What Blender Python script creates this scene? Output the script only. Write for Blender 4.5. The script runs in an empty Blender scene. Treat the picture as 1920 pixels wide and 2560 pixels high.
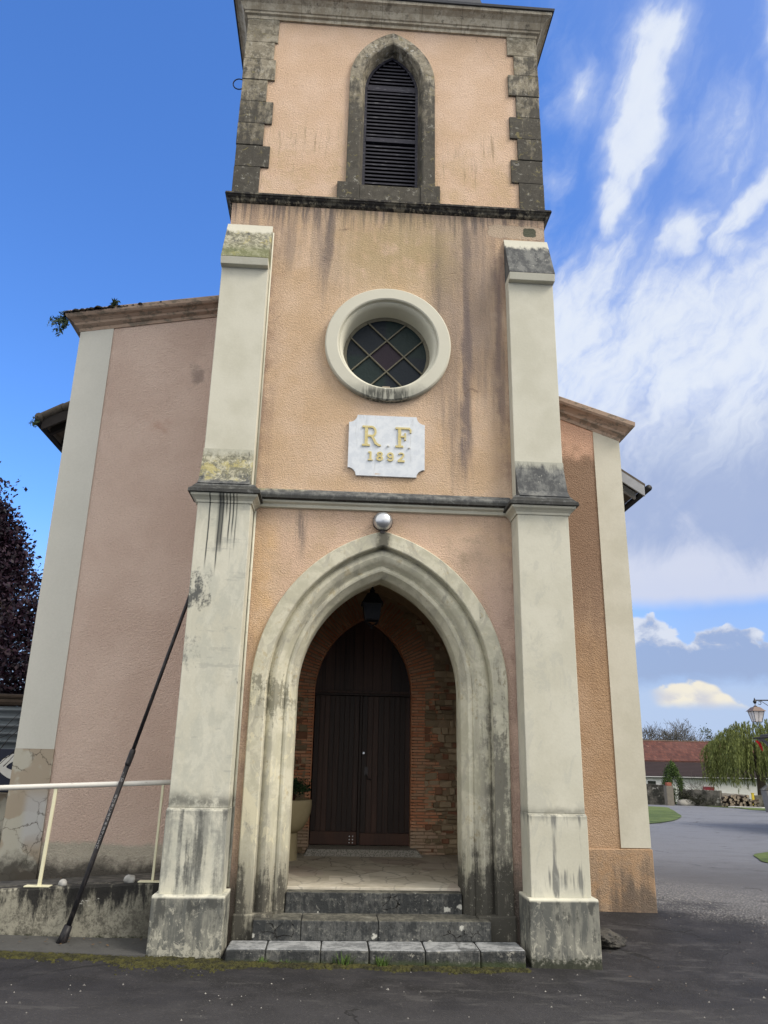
import bpy, bmesh, math, random
from mathutils import Vector, Matrix
from math import radians, sin, cos, pi, sqrt, acos, atan2
S = bpy.context.scene
COL = S.collection
random.seed(7)
# ------------------------------------------------------------------ camera, light, exposure
cam_d = bpy.data.cameras.new('camera'); cam = bpy.data.objects.new('camera', cam_d); COL.objects.link(cam)
S.camera = cam
cam_d.sensor_fit = 'VERTICAL'; cam_d.sensor_height = 36.0; cam_d.lens = 1923.7/2560*36.0
cam_d.clip_start = .1; cam_d.clip_end = 3000
PI_, YA, RO = radians(17.601), radians(3.383), radians(1.141)
fw = Vector((sin(YA)*cos(PI_), cos(YA)*cos(PI_), sin(PI_)))
rt = Vector((cos(YA), -sin(YA), 0)); up = rt.cross(fw)
r2 = rt*cos(RO) + up*sin(RO); u2 = up*cos(RO) - rt*sin(RO)
cam.matrix_world = Matrix(((r2.x, u2.x, -fw.x, -.588), (r2.y, u2.y, -fw.y, -10), (r2.z, u2.z, -fw.z, 1.745), (0, 0, 0, 1)))
EXPO = .68
S.view_settings.view_transform = 'Standard'; S.view_settings.look = 'None'
S.view_settings.exposure = EXPO; S.view_settings.gamma = 1
SUN_EL, SUN_AZ = radians(46), radians(118)      # azimuth clockwise from +Y (the way the camera looks)
SKY_STRENGTH = .12
sl = bpy.data.lights.new('sun', 'SUN'); sl.energy = 2.0; sl.angle = radians(22); sl.color = (1, .91, .78)
so = bpy.data.objects.new('sun', sl); COL.objects.link(so)
sd = Vector((sin(SUN_AZ)*cos(SUN_EL), cos(SUN_AZ)*cos(SUN_EL), sin(SUN_EL)))
so.rotation_euler = sd.to_track_quat('Z', 'Y').to_euler()
# ------------------------------------------------------------------ node expressions
class T:                                   # a node tree that builds maths from python expressions
    def __init__(s, tree): s.t = tree; s.n = tree.nodes; s.l = tree.links; s.n.clear()
    def new(s, typ, **k):
        nd = s.n.new(typ)
        for a, b in k.items(): setattr(nd, a, b)
        return nd
    def put(s, v, sock):
        if isinstance(v, E_): s.l.new(v.s, sock)
        elif isinstance(v, bpy.types.NodeSocket): s.l.new(v, sock)
        elif isinstance(v, tuple) and len(v) == 3 and len(sock.default_value) == 4: sock.default_value = v + (1,)
        else: sock.default_value = v
    def m(s, op, *a):
        nd = s.new('ShaderNodeMath', operation=op)
        for i, v in enumerate(a): s.put(v, nd.inputs[i])
        return E_(s, nd.outputs[0])
    def sm(s, v, a, b, lo=0., hi=1.):        # smooth step
        nd = s.new('ShaderNodeMapRange', interpolation_type='SMOOTHSTEP')
        for i, x in enumerate((v, a, b, lo, hi)): s.put(x, nd.inputs[i])
        return E_(s, nd.outputs[0])
    def obj(s): return E_(s, s.new('ShaderNodeTexCoord').outputs['Object'])
    def uv(s): return E_(s, s.new('ShaderNodeTexCoord').outputs['UV'])
    def xyz(s, v):
        nd = s.new('ShaderNodeSeparateXYZ'); s.put(v, nd.inputs[0]); return [E_(s, o) for o in nd.outputs]
    def vec(s, x, y, z):
        nd = s.new('ShaderNodeCombineXYZ')
        for i, v in enumerate((x, y, z)): s.put(v, nd.inputs[i])
        return E_(s, nd.outputs[0])
    def scl(s, v, k, off=(0., 0., 0.)):
        nd = s.new('ShaderNodeMapping'); s.put(v, nd.inputs[0]); nd.inputs['Location'].default_value = off
        nd.inputs['Scale'].default_value = k if isinstance(k, tuple) else (k, k, k)
        return E_(s, nd.outputs[0])
    def noise(s, v, k, det=4., rough=.55, off=(0., 0., 0.), dist=0.):
        nd = s.new('ShaderNodeTexNoise'); s.put(s.scl(v, k, off), nd.inputs['Vector'])
        nd.inputs['Scale'].default_value = 1.; nd.inputs['Detail'].default_value = det
        nd.inputs['Roughness'].default_value = rough; nd.inputs['Distortion'].default_value = dist
        return E_(s, nd.outputs[0])
    def voro(s, v, k, feature='F1', out='Distance', rnd=1.):
        nd = s.new('ShaderNodeTexVoronoi', feature=feature); s.put(s.scl(v, k), nd.inputs['Vector'])
        nd.inputs['Scale'].default_value = 1.; nd.inputs['Randomness'].default_value = rnd
        return E_(s, nd.outputs[out])
    def mix(s, a, b, f):
        nd = s.new('ShaderNodeMix', data_type='RGBA'); s.put(f, nd.inputs[0]); s.put(a, nd.inputs[6]); s.put(b, nd.inputs[7])
        return E_(s, nd.outputs[2])
    def mul(s, a, f):                        # colour times number
        nd = s.new('ShaderNodeVectorMath', operation='SCALE'); s.put(a, nd.inputs[0]); s.put(f, nd.inputs['Scale'])
        return E_(s, nd.outputs[0])
    def box(s, x, z, x0, x1, z0, z1, sx=.1, sz=.2):
        return s.sm(x, x0-sx, x0+sx)*s.sm(x, x1+sx, x1-sx)*s.sm(z, z0-sz, z0+sz)*s.sm(z, z1+sz, z1-sz)
    def isl(s): return E_(s, s.new('ShaderNodeNewGeometry').outputs['Random Per Island'])
class E_:
    def __init__(s, t, sock): s.t = t; s.s = sock
    def __add__(s, o): return s.t.m('ADD', s, o)
    __radd__ = __add__
    def __sub__(s, o): return s.t.m('SUBTRACT', s, o)
    def __rsub__(s, o): return s.t.m('SUBTRACT', o, s)
    def __mul__(s, o): return s.t.m('MULTIPLY', s, o)
    __rmul__ = __mul__
    def __truediv__(s, o): return s.t.m('DIVIDE', s, o)
    def __rtruediv__(s, o): return s.t.m('DIVIDE', o, s)
    def max(s, o): return s.t.m('MAXIMUM', s, o)
    def min(s, o): return s.t.m('MINIMUM', s, o)
    def abs(s): return s.t.m('ABSOLUTE', s)
    def pw(s, o): return s.t.m('POWER', s, o)
def material(name, fn, rough=.9, bump=.5, dist=.01, metallic=0., spec=.3, trans=0.):
    m = bpy.data.materials.new(name); m.use_nodes = True; t = T(m.node_tree)
    out = t.new('ShaderNodeOutputMaterial'); b = t.new('ShaderNodeBsdfPrincipled')
    t.l.new(b.outputs[0], out.inputs[0])
    b.inputs['Roughness'].default_value = rough; b.inputs['Metallic'].default_value = metallic
    b.inputs['Specular IOR Level'].default_value = spec
    if trans: b.inputs['Transmission Weight'].default_value = trans
    r = fn(t)
    if not isinstance(r, tuple) or len(r) == 3 and not isinstance(r[0], E_): r = (r, None)
    t.put(r[0], b.inputs['Base Color'])
    if len(r) > 1 and r[1] is not None:
        bn = t.new('ShaderNodeBump'); bn.inputs['Strength'].default_value = bump; bn.inputs['Distance'].default_value = dist
        t.put(r[1], bn.inputs['Height']); t.l.new(bn.outputs[0], b.inputs['Normal'])
    if len(r) > 2: t.put(r[2], b.inputs['Roughness'])
    return m
# ------------------------------------------------------------------ sky with clouds
W = bpy.data.worlds.new('World'); S.world = W; W.use_nodes = True; W.cycles.sampling_method = 'MANUAL'; W.cycles.sample_map_resolution = 512
t = T(W.node_tree)
wo = t.new('ShaderNodeOutputWorld'); bg = t.new('ShaderNodeBackground'); t.l.new(bg.outputs[0], wo.inputs[0])
bg.inputs[1].default_value = SKY_STRENGTH
sky = t.new('ShaderNodeTexSky', sky_type='NISHITA', sun_disc=False); sky.sun_elevation = SUN_EL; sky.sun_rotation = SUN_AZ
sky.air_density = 1.0; sky.dust_density = .3; sky.ozone_density = 2.2
hs = t.new('ShaderNodeHueSaturation'); hs.inputs['Saturation'].default_value = 1.12; hs.inputs['Value'].default_value = .95
t.l.new(sky.outputs[0], hs.inputs['Color'])
g = E_(t, t.new('ShaderNodeTexCoord').outputs['Generated']); dx, dy, dz = t.xyz(g)
DEG = 57.2958
az = t.m('ARCTAN2', dx, dy)*DEG; el = t.m('ARCSINE', dz)*DEG
el_p = el.max(0.)
# high wisps, laid out on a plane above, drawn out along one direction
k = 1./(dz.max(0.)+.12)
pv = t.vec(dx*k, dy*k, 0.)
rot = t.new('ShaderNodeMapping'); t.put(pv, rot.inputs[0]); rot.inputs['Rotation'].default_value = (0, 0, radians(-12)); pr = E_(t, rot.outputs[0])
n1 = t.noise(pr, (3.4, 1.5, 1.), 5., .6, (3.1, 1.7, 0.), 1.2)
n2 = t.noise(pr, (10., 5., 1.), 4., .6, (1.1, 8., 0.), 1.)
n3 = t.noise(g, 9., 6., .62, (.4, .2, .9), .9)
n5 = t.noise(g, 26., 5., .65, (4.4, .2, .9), .5)
wx = (t.noise(g, 5., 5., .6, (5., 1., 2.))-.5)*7.; wy = (t.noise(g, 5., 5., .6, (1., 7., 3.))-.5)*7.
azw, elw = az*.82+wx, el+wy                                  # azimuth squeezed towards true angles at this height
def streak(ang, k1, k2, off):
    ca, sa_ = cos(radians(ang)), sin(radians(ang))
    return t.noise(t.vec((azw*ca+elw*sa_)*k1, (elw*ca-azw*sa_)*k2, off), 1., 6., .6, (0., 0., 0.), .3)
sA = streak(62., .10, .42, 1.3); sB = streak(50., .22, .95, 7.)
def blob(a0, e0, sa, se, ang=0.):
    ca, sa_ = cos(radians(ang)), sin(radians(ang))
    x = azw-a0*.82; y = elw-e0
    u = (x*ca+y*sa_)/sa; v = (y*ca-x*sa_)/se
    return t.m('EXPONENT', (u*u+v*v)*-1.)
wisp = blob(27.2, 47.2, 2.9, 2.6, 30)*.9
wisp = wisp.max(blob(25.0, 43.6, 5.4, 2.2, 74)*1.12).max(blob(22.8, 38.8, 4.2, 1.5, 84)*.86)
wisp = wisp.max(blob(37.2, 46.0, 4.6, 1.3, 72)*.85).max(blob(20.4, 45.8, 2.0, 1.4, 60)*.62).max(blob(18.4, 41.0, 1.6, 1.1, 60)*.5)
wisp = wisp.max(blob(32.4, 36.2, 4.4, 1.3, 50)*.95).max(blob(28.2, 34.8, 2.6, 1.5, 45)*.92).max(blob(31.2, 34., 2.0, 1.8, 30)*.8)
wisp = wisp.max(blob(22.5, 33.6, 3.8, 3.0, 30)*.80).max(blob(24.5, 28.2, 4.5, 2.7, 62)*.95).max(blob(19., 28., 2.2, 3.0, 0)*.72).max(blob(29.5, 30.5, 3.6, 2.6, 50)*.80)
wisp = wisp.max(t.sm(az, 11., 18.)*t.sm(el, 41., 29.)*.84).max(t.sm(az, 25., 32.)*t.sm(el, 47., 40.)*.42)
back = t.sm(az.abs(), 45., 80.)
dens = t.sm(wisp*1.05+(sA-.5)*.95+(sB-.5)*.42+(n5-.5)*.32, -.02, .98)*t.sm(az, 5., 12.)*t.sm(el, 10., 13.)
# broad grey-white sheet lower right
sheet = t.sm(az, 12., 18.)*t.sm(el+(sA-.5)*9.+(sB-.5)*4., 26., 18.)*t.sm(elw*.3+el*.7, 9.9, 11.2)
# heaped clouds near the horizon
nb = t.noise(t.vec(az*.42, el*.60, 0.), 1., 9., .62, (2.3, .8, 0.), .3)
bil = t.voro(t.vec(az*.85+(nb-.5)*2.5, el*1.3+(nb-.5)*1.5, 0.), 1., 'SMOOTH_F1')
top1 = 9.8-((az-22.6)/2.1)*((az-22.6)/2.1)*1.3
top2 = 9.0-((az-27.4)/2.8)*((az-27.4)/2.8)*1.2
ctop = top1.max(top2).max(6.6)+(nb-.5)*2.2-(bil-.4)*1.2
cum = t.sm(ctop-el, -.06, .35)*t.sm(el+(nb-.5)*1.8, 4.5, 5.9)*t.sm(az, 5., 16.)
wt_ = 5.3-((az-24.4)/2.3)*((az-24.4)/2.3)*.55+(nb-.5)*1.7-(bil-.4)*.9
warm = t.sm(wt_-el, -.08, .35)*t.sm(el+(nb-.5)*.8, 3.3, 4.0)*t.sm(az+(nb-.5)*2., 22.0, 23.6)
low = t.sm(el, 6.2, 4.2)*t.sm(az, -60., 10.)*.75
WH = lambda r, g_, b: tuple(x/SKY_STRENGTH/2**EXPO for x in (r, g_, b))
pale = t.mix(WH(.50, .61, .90), WH(.80, .86, .96), t.sm(dens*.9+(n5-.5)*.3+(sB-.5)*.3, .35, 1.0))
tint = t.new('ShaderNodeMix', data_type='RGBA', blend_type='MULTIPLY'); tint.inputs[0].default_value = 1.; t.put(E_(t, hs.outputs[0]), tint.inputs[6]); tint.inputs[7].default_value = (.80, 1.07, 1.50, 1)
c = E_(t, tint.outputs[2])
c = t.mix(c, WH(.20, .33, .74), t.sm(az, 14., 28.)*.6)
c = t.mix(c, WH(.42, .58, .88), t.sm(el, 17., 3.)*.85)
c = t.mix(c, pale, dens*.96)
grey = t.mix(WH(.37, .46, .70), WH(.64, .69, .85), t.sm((n3-.5)*.9+(sA-.5)*.5+t.sm(el, 16., 12.)*.45+t.sm(el, 20., 26.)*.30-t.sm(az, 24., 32.)*.10+.5, .42, .90))
c = t.mix(c, grey, sheet*.94)
c = t.mix(c, WH(.50, .61, .82), low)
shade = t.sm((ctop-el)/2.4+(nb-.5)*1.4+(bil-.4)*.8+t.sm(az, 23., 25.2)*.42, .34, .95)
cb = t.mix(WH(.72, .77, .88), WH(.33, .42, .64), shade)
c = t.mix(c, cb, cum*t.sm(shade*-1., -1., -.6, .80, .97))
c = t.mix(c, t.mix(WH(.92, .86, .72), WH(.66, .66, .70), t.sm(bil+(nb-.5)*1.4+(wt_-el)*.18, .35, .95)), warm*.95)
# unseen broken cloud behind the camera, made bright to fill the facade with light
bc = t.sm(n1*.6+n2*.4+back*.18, .46, .66)*back*t.sm(el, -2., 6.)
c = t.mix(c, (8.6, 8.3, 7.7), bc*.9)
t.put(c, bg.inputs[0])

# ------------------------------------------------------------------ mesh helpers
def tag(o, label=None, cat=None, group=None, kind=None):
    if label: o['label'] = label
    if cat: o['category'] = cat
    if group: o['group'] = group
    if kind: o['kind'] = kind
    return o
def empty(name, loc=(0, 0, 0), **k):
    o = bpy.data.objects.new(name, None); COL.objects.link(o); o.location = loc; o.empty_display_size = .2
    return tag(o, **k)
def link(name, me, mat, parent=None, smooth=False, bevel=0., loc=None, **k):
    o = bpy.data.objects.new(name, me); COL.objects.link(o)
    if mat: me.materials.append(mat)
    if parent: o.parent = parent
    if loc: o.location = loc
    if smooth:
        for p in me.polygons: p.use_smooth = True
    if bevel:
        b = o.modifiers.new('bevel', 'BEVEL'); b.width = bevel; b.segments = 2; b.limit_method = 'ANGLE'; b.angle_limit = radians(35)
    return tag(o, **k)
class MB:
    def __init__(s): s.v = []; s.f = []; s.uv = {}
    def add(s, vs, fs):
        o = len(s.v); s.v += [tuple(x) for x in vs]; s.f += [tuple(i+o for i in f) for f in fs]; return s
    def box(s, x0, x1, y0, y1, z0, z1):
        return s.add([(x0,y0,z0),(x1,y0,z0),(x1,y1,z0),(x0,y1,z0),(x0,y0,z1),(x1,y0,z1),(x1,y1,z1),(x0,y1,z1)],
                     [(0,3,2,1),(4,5,6,7),(0,1,5,4),(1,2,6,5),(2,3,7,6),(3,0,4,7)])
    def hexa(s, p): return s.add(p, [(0,3,2,1),(4,5,6,7),(0,1,5,4),(1,2,6,5),(2,3,7,6),(3,0,4,7)])
    def prism_x(s, prof, x0, x1, x0b=None, x1b=None):      # profile [(y,z)] extruded along x
        n = len(prof)
        s.add([(x0, y, z) for y, z in prof]+[(x1, y, z) for y, z in prof],
              [tuple(range(n))[::-1], tuple(range(n, 2*n))]+[(i, (i+1) % n, (i+1) % n+n, i+n) for i in range(n)]); return s
    def prism_y(s, pts, y0, y1):                            # outline [(x,z)] extruded along y
        n = len(pts)
        s.add([(x, y0, z) for x, z in pts]+[(x, y1, z) for x, z in pts],
              [tuple(range(n)), tuple(range(n, 2*n))[::-1]]+[(i, i+n, (i+1) % n+n, (i+1) % n) for i in range(n)]); return s
    def tube(s, pts, r, n=8, cap=True):
        pts = [Vector(p) for p in pts]; rs = r if isinstance(r, (list, tuple)) else [r]*len(pts); o = len(s.v); ref = None
        for i, p in enumerate(pts):
            d = (pts[min(i+1, len(pts)-1)]-pts[max(i-1, 0)]).normalized()
            if ref is None: ref = Vector((0, 0, 1)) if abs(d.z) < .9 else Vector((1, 0, 0))
            a = d.cross(ref).normalized(); b = d.cross(a).normalized(); ref = a.cross(d)
            for k in range(n):
                q = 2*pi*k/n; s.v.append(tuple(p+(a*cos(q)+b*sin(q))*rs[i]))
        for i in range(len(pts)-1):
            for k in range(n):
                s.f.append((o+i*n+k, o+i*n+(k+1) % n, o+(i+1)*n+(k+1) % n, o+(i+1)*n+k))
        if cap: s.f.append(tuple(o+k for k in range(n))); s.f.append(tuple(o+(len(pts)-1)*n+k for k in range(n))[::-1])
        return s
    def lathe(s, prof, c=(0, 0, 0), n=32, axis='z'):         # [(r,h)]
        o = len(s.v)
        for r, h in prof:
            for k in range(n):
                q = 2*pi*k/n
                if axis == 'z': s.v.append((c[0]+r*cos(q), c[1]+r*sin(q), c[2]+h))
                else: s.v.append((c[0]+r*cos(q), c[1]+h, c[2]+r*sin(q)))
        for i in range(len(prof)-1):
            for k in range(n): s.f.append((o+i*n+k, o+i*n+(k+1) % n, o+(i+1)*n+(k+1) % n, o+(i+1)*n+k))
        return s
    def mesh(s, name):
        me = bpy.data.meshes.new(name); me.from_pydata(s.v, [], s.f); me.update()
        bm = bmesh.new(); bm.from_mesh(me); bmesh.ops.recalc_face_normals(bm, faces=bm.faces); bm.to_mesh(me); bm.free()
        return me
    def build(s, name, mat, parent=None, **k): return link(name, s.mesh(name), mat, parent, **k)
def plate(outlines, y0, y1):                                # flat shape with holes, outlines [(x,z)], thickness y0..y1
    cu = bpy.data.curves.new('tmp', 'CURVE'); cu.dimensions = '2D'; cu.fill_mode = 'BOTH'; cu.extrude = (y1-y0)/2
    for ol in outlines:
        sp = cu.splines.new('POLY'); sp.points.add(len(ol)-1); sp.use_cyclic_u = True
        for p, (x, z) in zip(sp.points, ol): p.co = (x, z, 0, 1)
    o = bpy.data.objects.new('tmp', cu); COL.objects.link(o)
    me = bpy.data.meshes.new_from_object(o.evaluated_get(bpy.context.evaluated_depsgraph_get()))
    bpy.data.objects.remove(o); bpy.data.curves.remove(cu)
    mb = MB(); ym = (y0+y1)/2
    mb.v = [(v.co.x, ym-v.co.z, v.co.y) for v in me.vertices]; mb.f = [tuple(p.vertices) for p in me.polygons]
    bpy.data.meshes.remove(me); return mb
def arch_pts(w, zs, c, n=20):                               # pointed arch from (-w,zs) over the apex to (w,zs)
    R = w+c; a1 = acos(max(-1, -c/R)); L = [(c+R*cos(pi+(a1-pi)*i/n), zs+R*sin(pi+(a1-pi)*i/n)) for i in range(n+1)]
    return L+[(-x, z) for x, z in L[-2::-1]]
def arch_sweep(mb, prof, zs, c, zb, n=20, cx=0., closed=False):       # prof [(w,y)]
    rows = [[(cx-w, y, zb)]+[(cx+x, y, z) for x, z in arch_pts(w, zs, c, n)]+[(cx+w, y, zb)] for w, y in prof]
    m = len(rows[0]); o = len(mb.v)
    for r in rows: mb.v += r
    R_ = range(len(rows)) if closed else range(len(rows)-1)
    for i in R_:
        j = (i+1) % len(rows)
        for k in range(m-1): mb.f.append((o+i*m+k, o+i*m+k+1, o+j*m+k+1, o+j*m+k))
    return mb
def plan_sweep(mb, path, prof, zf=None, cap=True):          # prof [(outward d, z)] swept along a plan path with mitres
    zf = zf or (lambda x, y: 0.); n = len(path); rows = []
    for i, p in enumerate(path):
        def nrm(a, b):
            d = Vector((b[0]-a[0], b[1]-a[1])).normalized(); return Vector((d.y, -d.x))
        if i == 0: m = nrm(path[0], path[1])
        elif i == n-1: m = nrm(path[-2], path[-1])
        else:
            a, b = nrm(path[i-1], p), nrm(p, path[i+1]); m = (a+b)/(1+a.dot(b))
        rows.append([(p[0]+m.x*d, p[1]+m.y*d, z+zf(p[0]+m.x*d, p[1])) for d, z in prof])
    k = len(prof); o = len(mb.v)
    for r in rows: mb.v += r
    for i in range(n-1):
        for j in range(k-1): mb.f.append((o+i*k+j, o+i*k+j+1, o+(i+1)*k+j+1, o+(i+1)*k+j))
        mb.f.append((o+i*k+k-1, o+i*k, o+(i+1)*k, o+(i+1)*k+k-1))
    if cap: mb.f.append(tuple(o+j for j in range(k))); mb.f.append(tuple(o+(n-1)*k+j for j in range(k))[::-1])
    return mb
def ground(X, Y):
    z = -.418-.019*max(-8, min(8, X))+.07*max(0, min(2.5, Y+.5))
    return z-.022*max(0, Y-4)

# ------------------------------------------------------------------ materials
def crepi(t, P, k=1.):                                       # pebbly rendered surface
    a = t.noise(t.scl(P, (1., 1., 1.7)), 34.*k, 3., .65, dist=1.2); b = t.voro(P, 55.*k)
    return a*.9+b*.35
def m_stucco(t):
    P = t.obj(); x, y, z = t.xyz(P)
    bl = t.noise(P, 1.3, 6., .6); bl2 = t.noise(P, 3.1, 6., .65, (4., 1., 2.)); st = t.noise(P, (7., 7., .55), 5., .6); st2 = t.noise(P, (16., 16., 1.1), 5., .65, (3., 0., 5.))
    h = crepi(t, P)
    up_ = t.sm(z, 9.6, 9.9)
    lowc = t.mix((.56, .40, .26), (.64, .48, .35), t.sm(bl, .35, .68))
    lowc = t.mix(lowc, (.66, .45, .28), t.sm(bl2, .5, .75)*.4)
    upc = t.mix((.65, .465, .325), (.71, .53, .40), t.sm(bl, .38, .65))
    upc = t.mix(upc, (.55, .40, .235), t.sm(z, 12.2, 10.4)*t.sm(bl2, .42, .62)*.5)
    c = t.mix(lowc, upc, up_)
    # lower field, below the string course: pinker, the lit left strip painted yellow
    c = t.mix(c, (.68, .49, .38), t.sm(z, 5.3, 4.9)*.6*t.sm(bl2, .25, .6))
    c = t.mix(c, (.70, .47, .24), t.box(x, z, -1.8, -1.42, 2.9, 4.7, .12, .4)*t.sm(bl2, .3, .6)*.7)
    # dark run-off below the upper string course
    wt = t.sm(z, 5.6, 9.8); edge = t.sm(z, 7.6, 9.9)
    m1 = (t.box(x, z, -1.2, -.75, 8.2, 10., .3, .8)*.9).max(t.box(x, z, .55, 1.75, 6.4, 10., .35, 1.8)*1.).max(t.box(x, z, -2.5, -1.9, 9.1, 10., .2, .3)*.6)
    m1 = m1.max(t.box(x, z, .85, 1.25, 5.2, 7.2, .16, .9)*.75).max(edge*.52).max(t.box(x, z, -1.75, -1.3, 8.6, 10., .2, .5)*.7)
    wob_ = (bl2-.5)*.25
    c = t.mix(c, (.20, .165, .15), t.sm(m1+(st-.5)*1.3+(st2-.5)*.7, .20, 1.05)*.70*t.sm(z, 10.0, 9.96))
    band = t.box(x+wob_, z, .62, .84, 7.6, 9.9, .14, .7).max(t.box(x+wob_, z, 1.05, 1.30, 5.3, 9.9, .12, .9)).max(t.box(x+wob_, z, -1.02, -.80, 8.6, 10., .10, .5)).max(t.box(x+wob_, z, 1.58, 1.76, 6.2, 9.3, .10, 1.)).max(t.box(x+wob_, z, .02, .12, 5.05, 5.45, .08, .2)*.6)
    c = t.mix(c, (.155, .125, .125), t.sm(band*.75+(st-.5)*1.2+(bl2-.5)*.5, .36, .86)*.72)
    # small drips hanging straight from the ledge
    c = t.mix(c, (.13, .115, .115), t.sm(z+(st2-.5)*1.5, 9.50, 9.86)*t.sm(st2, .46, .58)*t.sm(z, 9.9, 9.8)*.65)
    c = t.mix(c, (.42, .33, .185), t.box(x, z, -.7, 1.0, 8.5, 9.8, .5, .7)*t.sm(bl2+st*.3, .45, .7)*.75)   # ochre lichen
    # thin drips in the upper field
    m2 = t.box(x, z, -2.2, 2.2, 10., 11.9, .2, .7)
    c = t.mix(c, (.30, .22, .14), t.sm(m2*.60+(st2-.5)*1.9+(bl-.5)*.7, .64, 1.0)*.6)
    c = t.mix(c, (.60, .44, .37), t.sm(x, .9, 1.6)*t.sm(z, 4.6, 3.6)*.8)  # mauve tint paints the right buttress's soft shade onto this strip
    # brown-grey halo: soft shade beside the buttresses painted on the wall edges
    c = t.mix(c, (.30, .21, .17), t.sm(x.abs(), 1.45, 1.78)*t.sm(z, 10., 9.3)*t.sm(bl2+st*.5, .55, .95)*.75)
    c = t.mix(c, (.15, .125, .11), t.box(x, z, -.02-.14, .13, 4.5, 5.0, .05, .1)*.0)
    c = t.mix(c, (.22, .18, .16), t.box(x, z, -1.17, -1.05, 4.35, 4.93, .05, .25)*t.sm(st2, .35, .55)*.8)
    c = t.mix(c, (.27, .22, .14), t.box(x, z, .9, 1.5, 4.1, 4.8, .25, .3)*t.sm(bl2, .45, .65)*.55)
    # peeled patch at the right under the string course
    pt = t.sm(t.box(x, z, 1.5, 2.45, 9.46, 9.72, .2, .08)+(t.noise(P, 9., 6., .7)-.5)*1.2, .55, .62)
    c = t.mix(c, (.50, .40, .30), pt*.85)
    c = t.mix(c, (.10, .08, .065), t.sm((pt-.5).abs(), .42, .2)*.6)
    c = t.mix(c, (.10, .105, .075), t.sm(t.box(x, z, 2.08, 2.30, 9.50, 9.68, .07, .06)+(bl2-.5)*1.4, .45, .6))
    w_ = t.vec(x+(bl2-.5)*.35, y, z+(bl-.5)*.6); cr = t.voro(w_, (.55, .1, .42), 'DISTANCE_TO_EDGE')
    c = t.mix(c, (.16, .11, .085), t.sm(cr, .0025, .0008)*t.sm(t.noise(P, 1.1, 4., .6, (6., 6., 1.)), .56, .64)*.5)
    # smoother grey base zone by the steps
    c = t.mix(c, (.10, .09, .08), t.sm(z+(bl2-.5)*.9, .75, .15)*.9)
    v = t.noise(P, (42., 42., 70.), 3., .7)
    c = t.mul(c, .68+v*.64)
    return c, h*(.55+t.noise(P, .9, 5., .6, (3., 8., 1.))*.9)
def m_nave(t):
    P = t.obj(); x, y, z = t.xyz(P)
    bl = t.noise(P, 1.2, 6., .6); bl2 = t.noise(P, 3.3, 6., .68, (1., 5., 2.)); st = t.noise(P, (8., 8., .7), 5., .6)
    left = t.sm(x, 0., -.5)
    c = t.mix((.40, .27, .165), (.46, .325, .215), t.sm(bl, .4, .65))
    c = t.mix(c, t.mix((.56, .43, .36), (.62, .49, .415), t.sm(bl, .35, .65)), left)
    # right wall: brown stain towards the top
    rt_ = t.sm(x, 1., 2.)
    c = t.mix(c, (.21, .14, .10), rt_*t.sm(z, 2.2, 4.6)*t.sm(st*.8+bl2*.5+t.sm(z, 2.6, 5.4)*.38, .50, .92)*.78)
    c = t.mix(c, (.70, .45, .32), rt_*t.sm(z+(bl2-.5)*.8, 6.55, 6.95)*.9)
    c = t.mix(c, (.36, .27, .19), rt_*t.sm(z, .55, .45)*t.sm(bl2, .42, .55)*.7)
    c = t.mix(c, (.10, .085, .075), rt_*t.sm(t.sm(z, .5, -.35)*.42+t.sm(x, 3.2, 3.7)*.30+(st-.5)*1.4+(bl2-.5)*.9, .24, .78)*t.sm(z, .6, .3)*.75)
    # left wall: grey cement band at its foot, a few smudges
    c = t.mix(c, t.mix((.38, .35, .28), (.52, .48, .40), bl2), left*t.sm(z+(bl2-.5)*.22, .52, .44))
    c = t.mix(c, (.055, .05, .045), left*t.sm(z+(bl2-.5)*.5, .34, .12)*.9)
    c = t.mix(c, (.22, .18, .16), left*t.sm(t.box(x, z, -3.35, -2.9, 7.5, 8.2, .25, .3)+(bl2-.5)*2.2, .7, 1.2)*.6)
    c = t.mix(c, (.44, .26, .19), left*t.sm(t.box(x, z, -4.1, -3.3, 6.6, 7.4, .3, .4)+(bl2-.5)*2.0, .75, 1.3)*.5)
    c = t.mul(c, .72+t.noise(P, (34., 34., 60.), 3., .7)*.56)
    return c, crepi(t, P, .8)*(.6+t.noise(P, .8, 5., .6, (3., 8., 1.))*.8)
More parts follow.
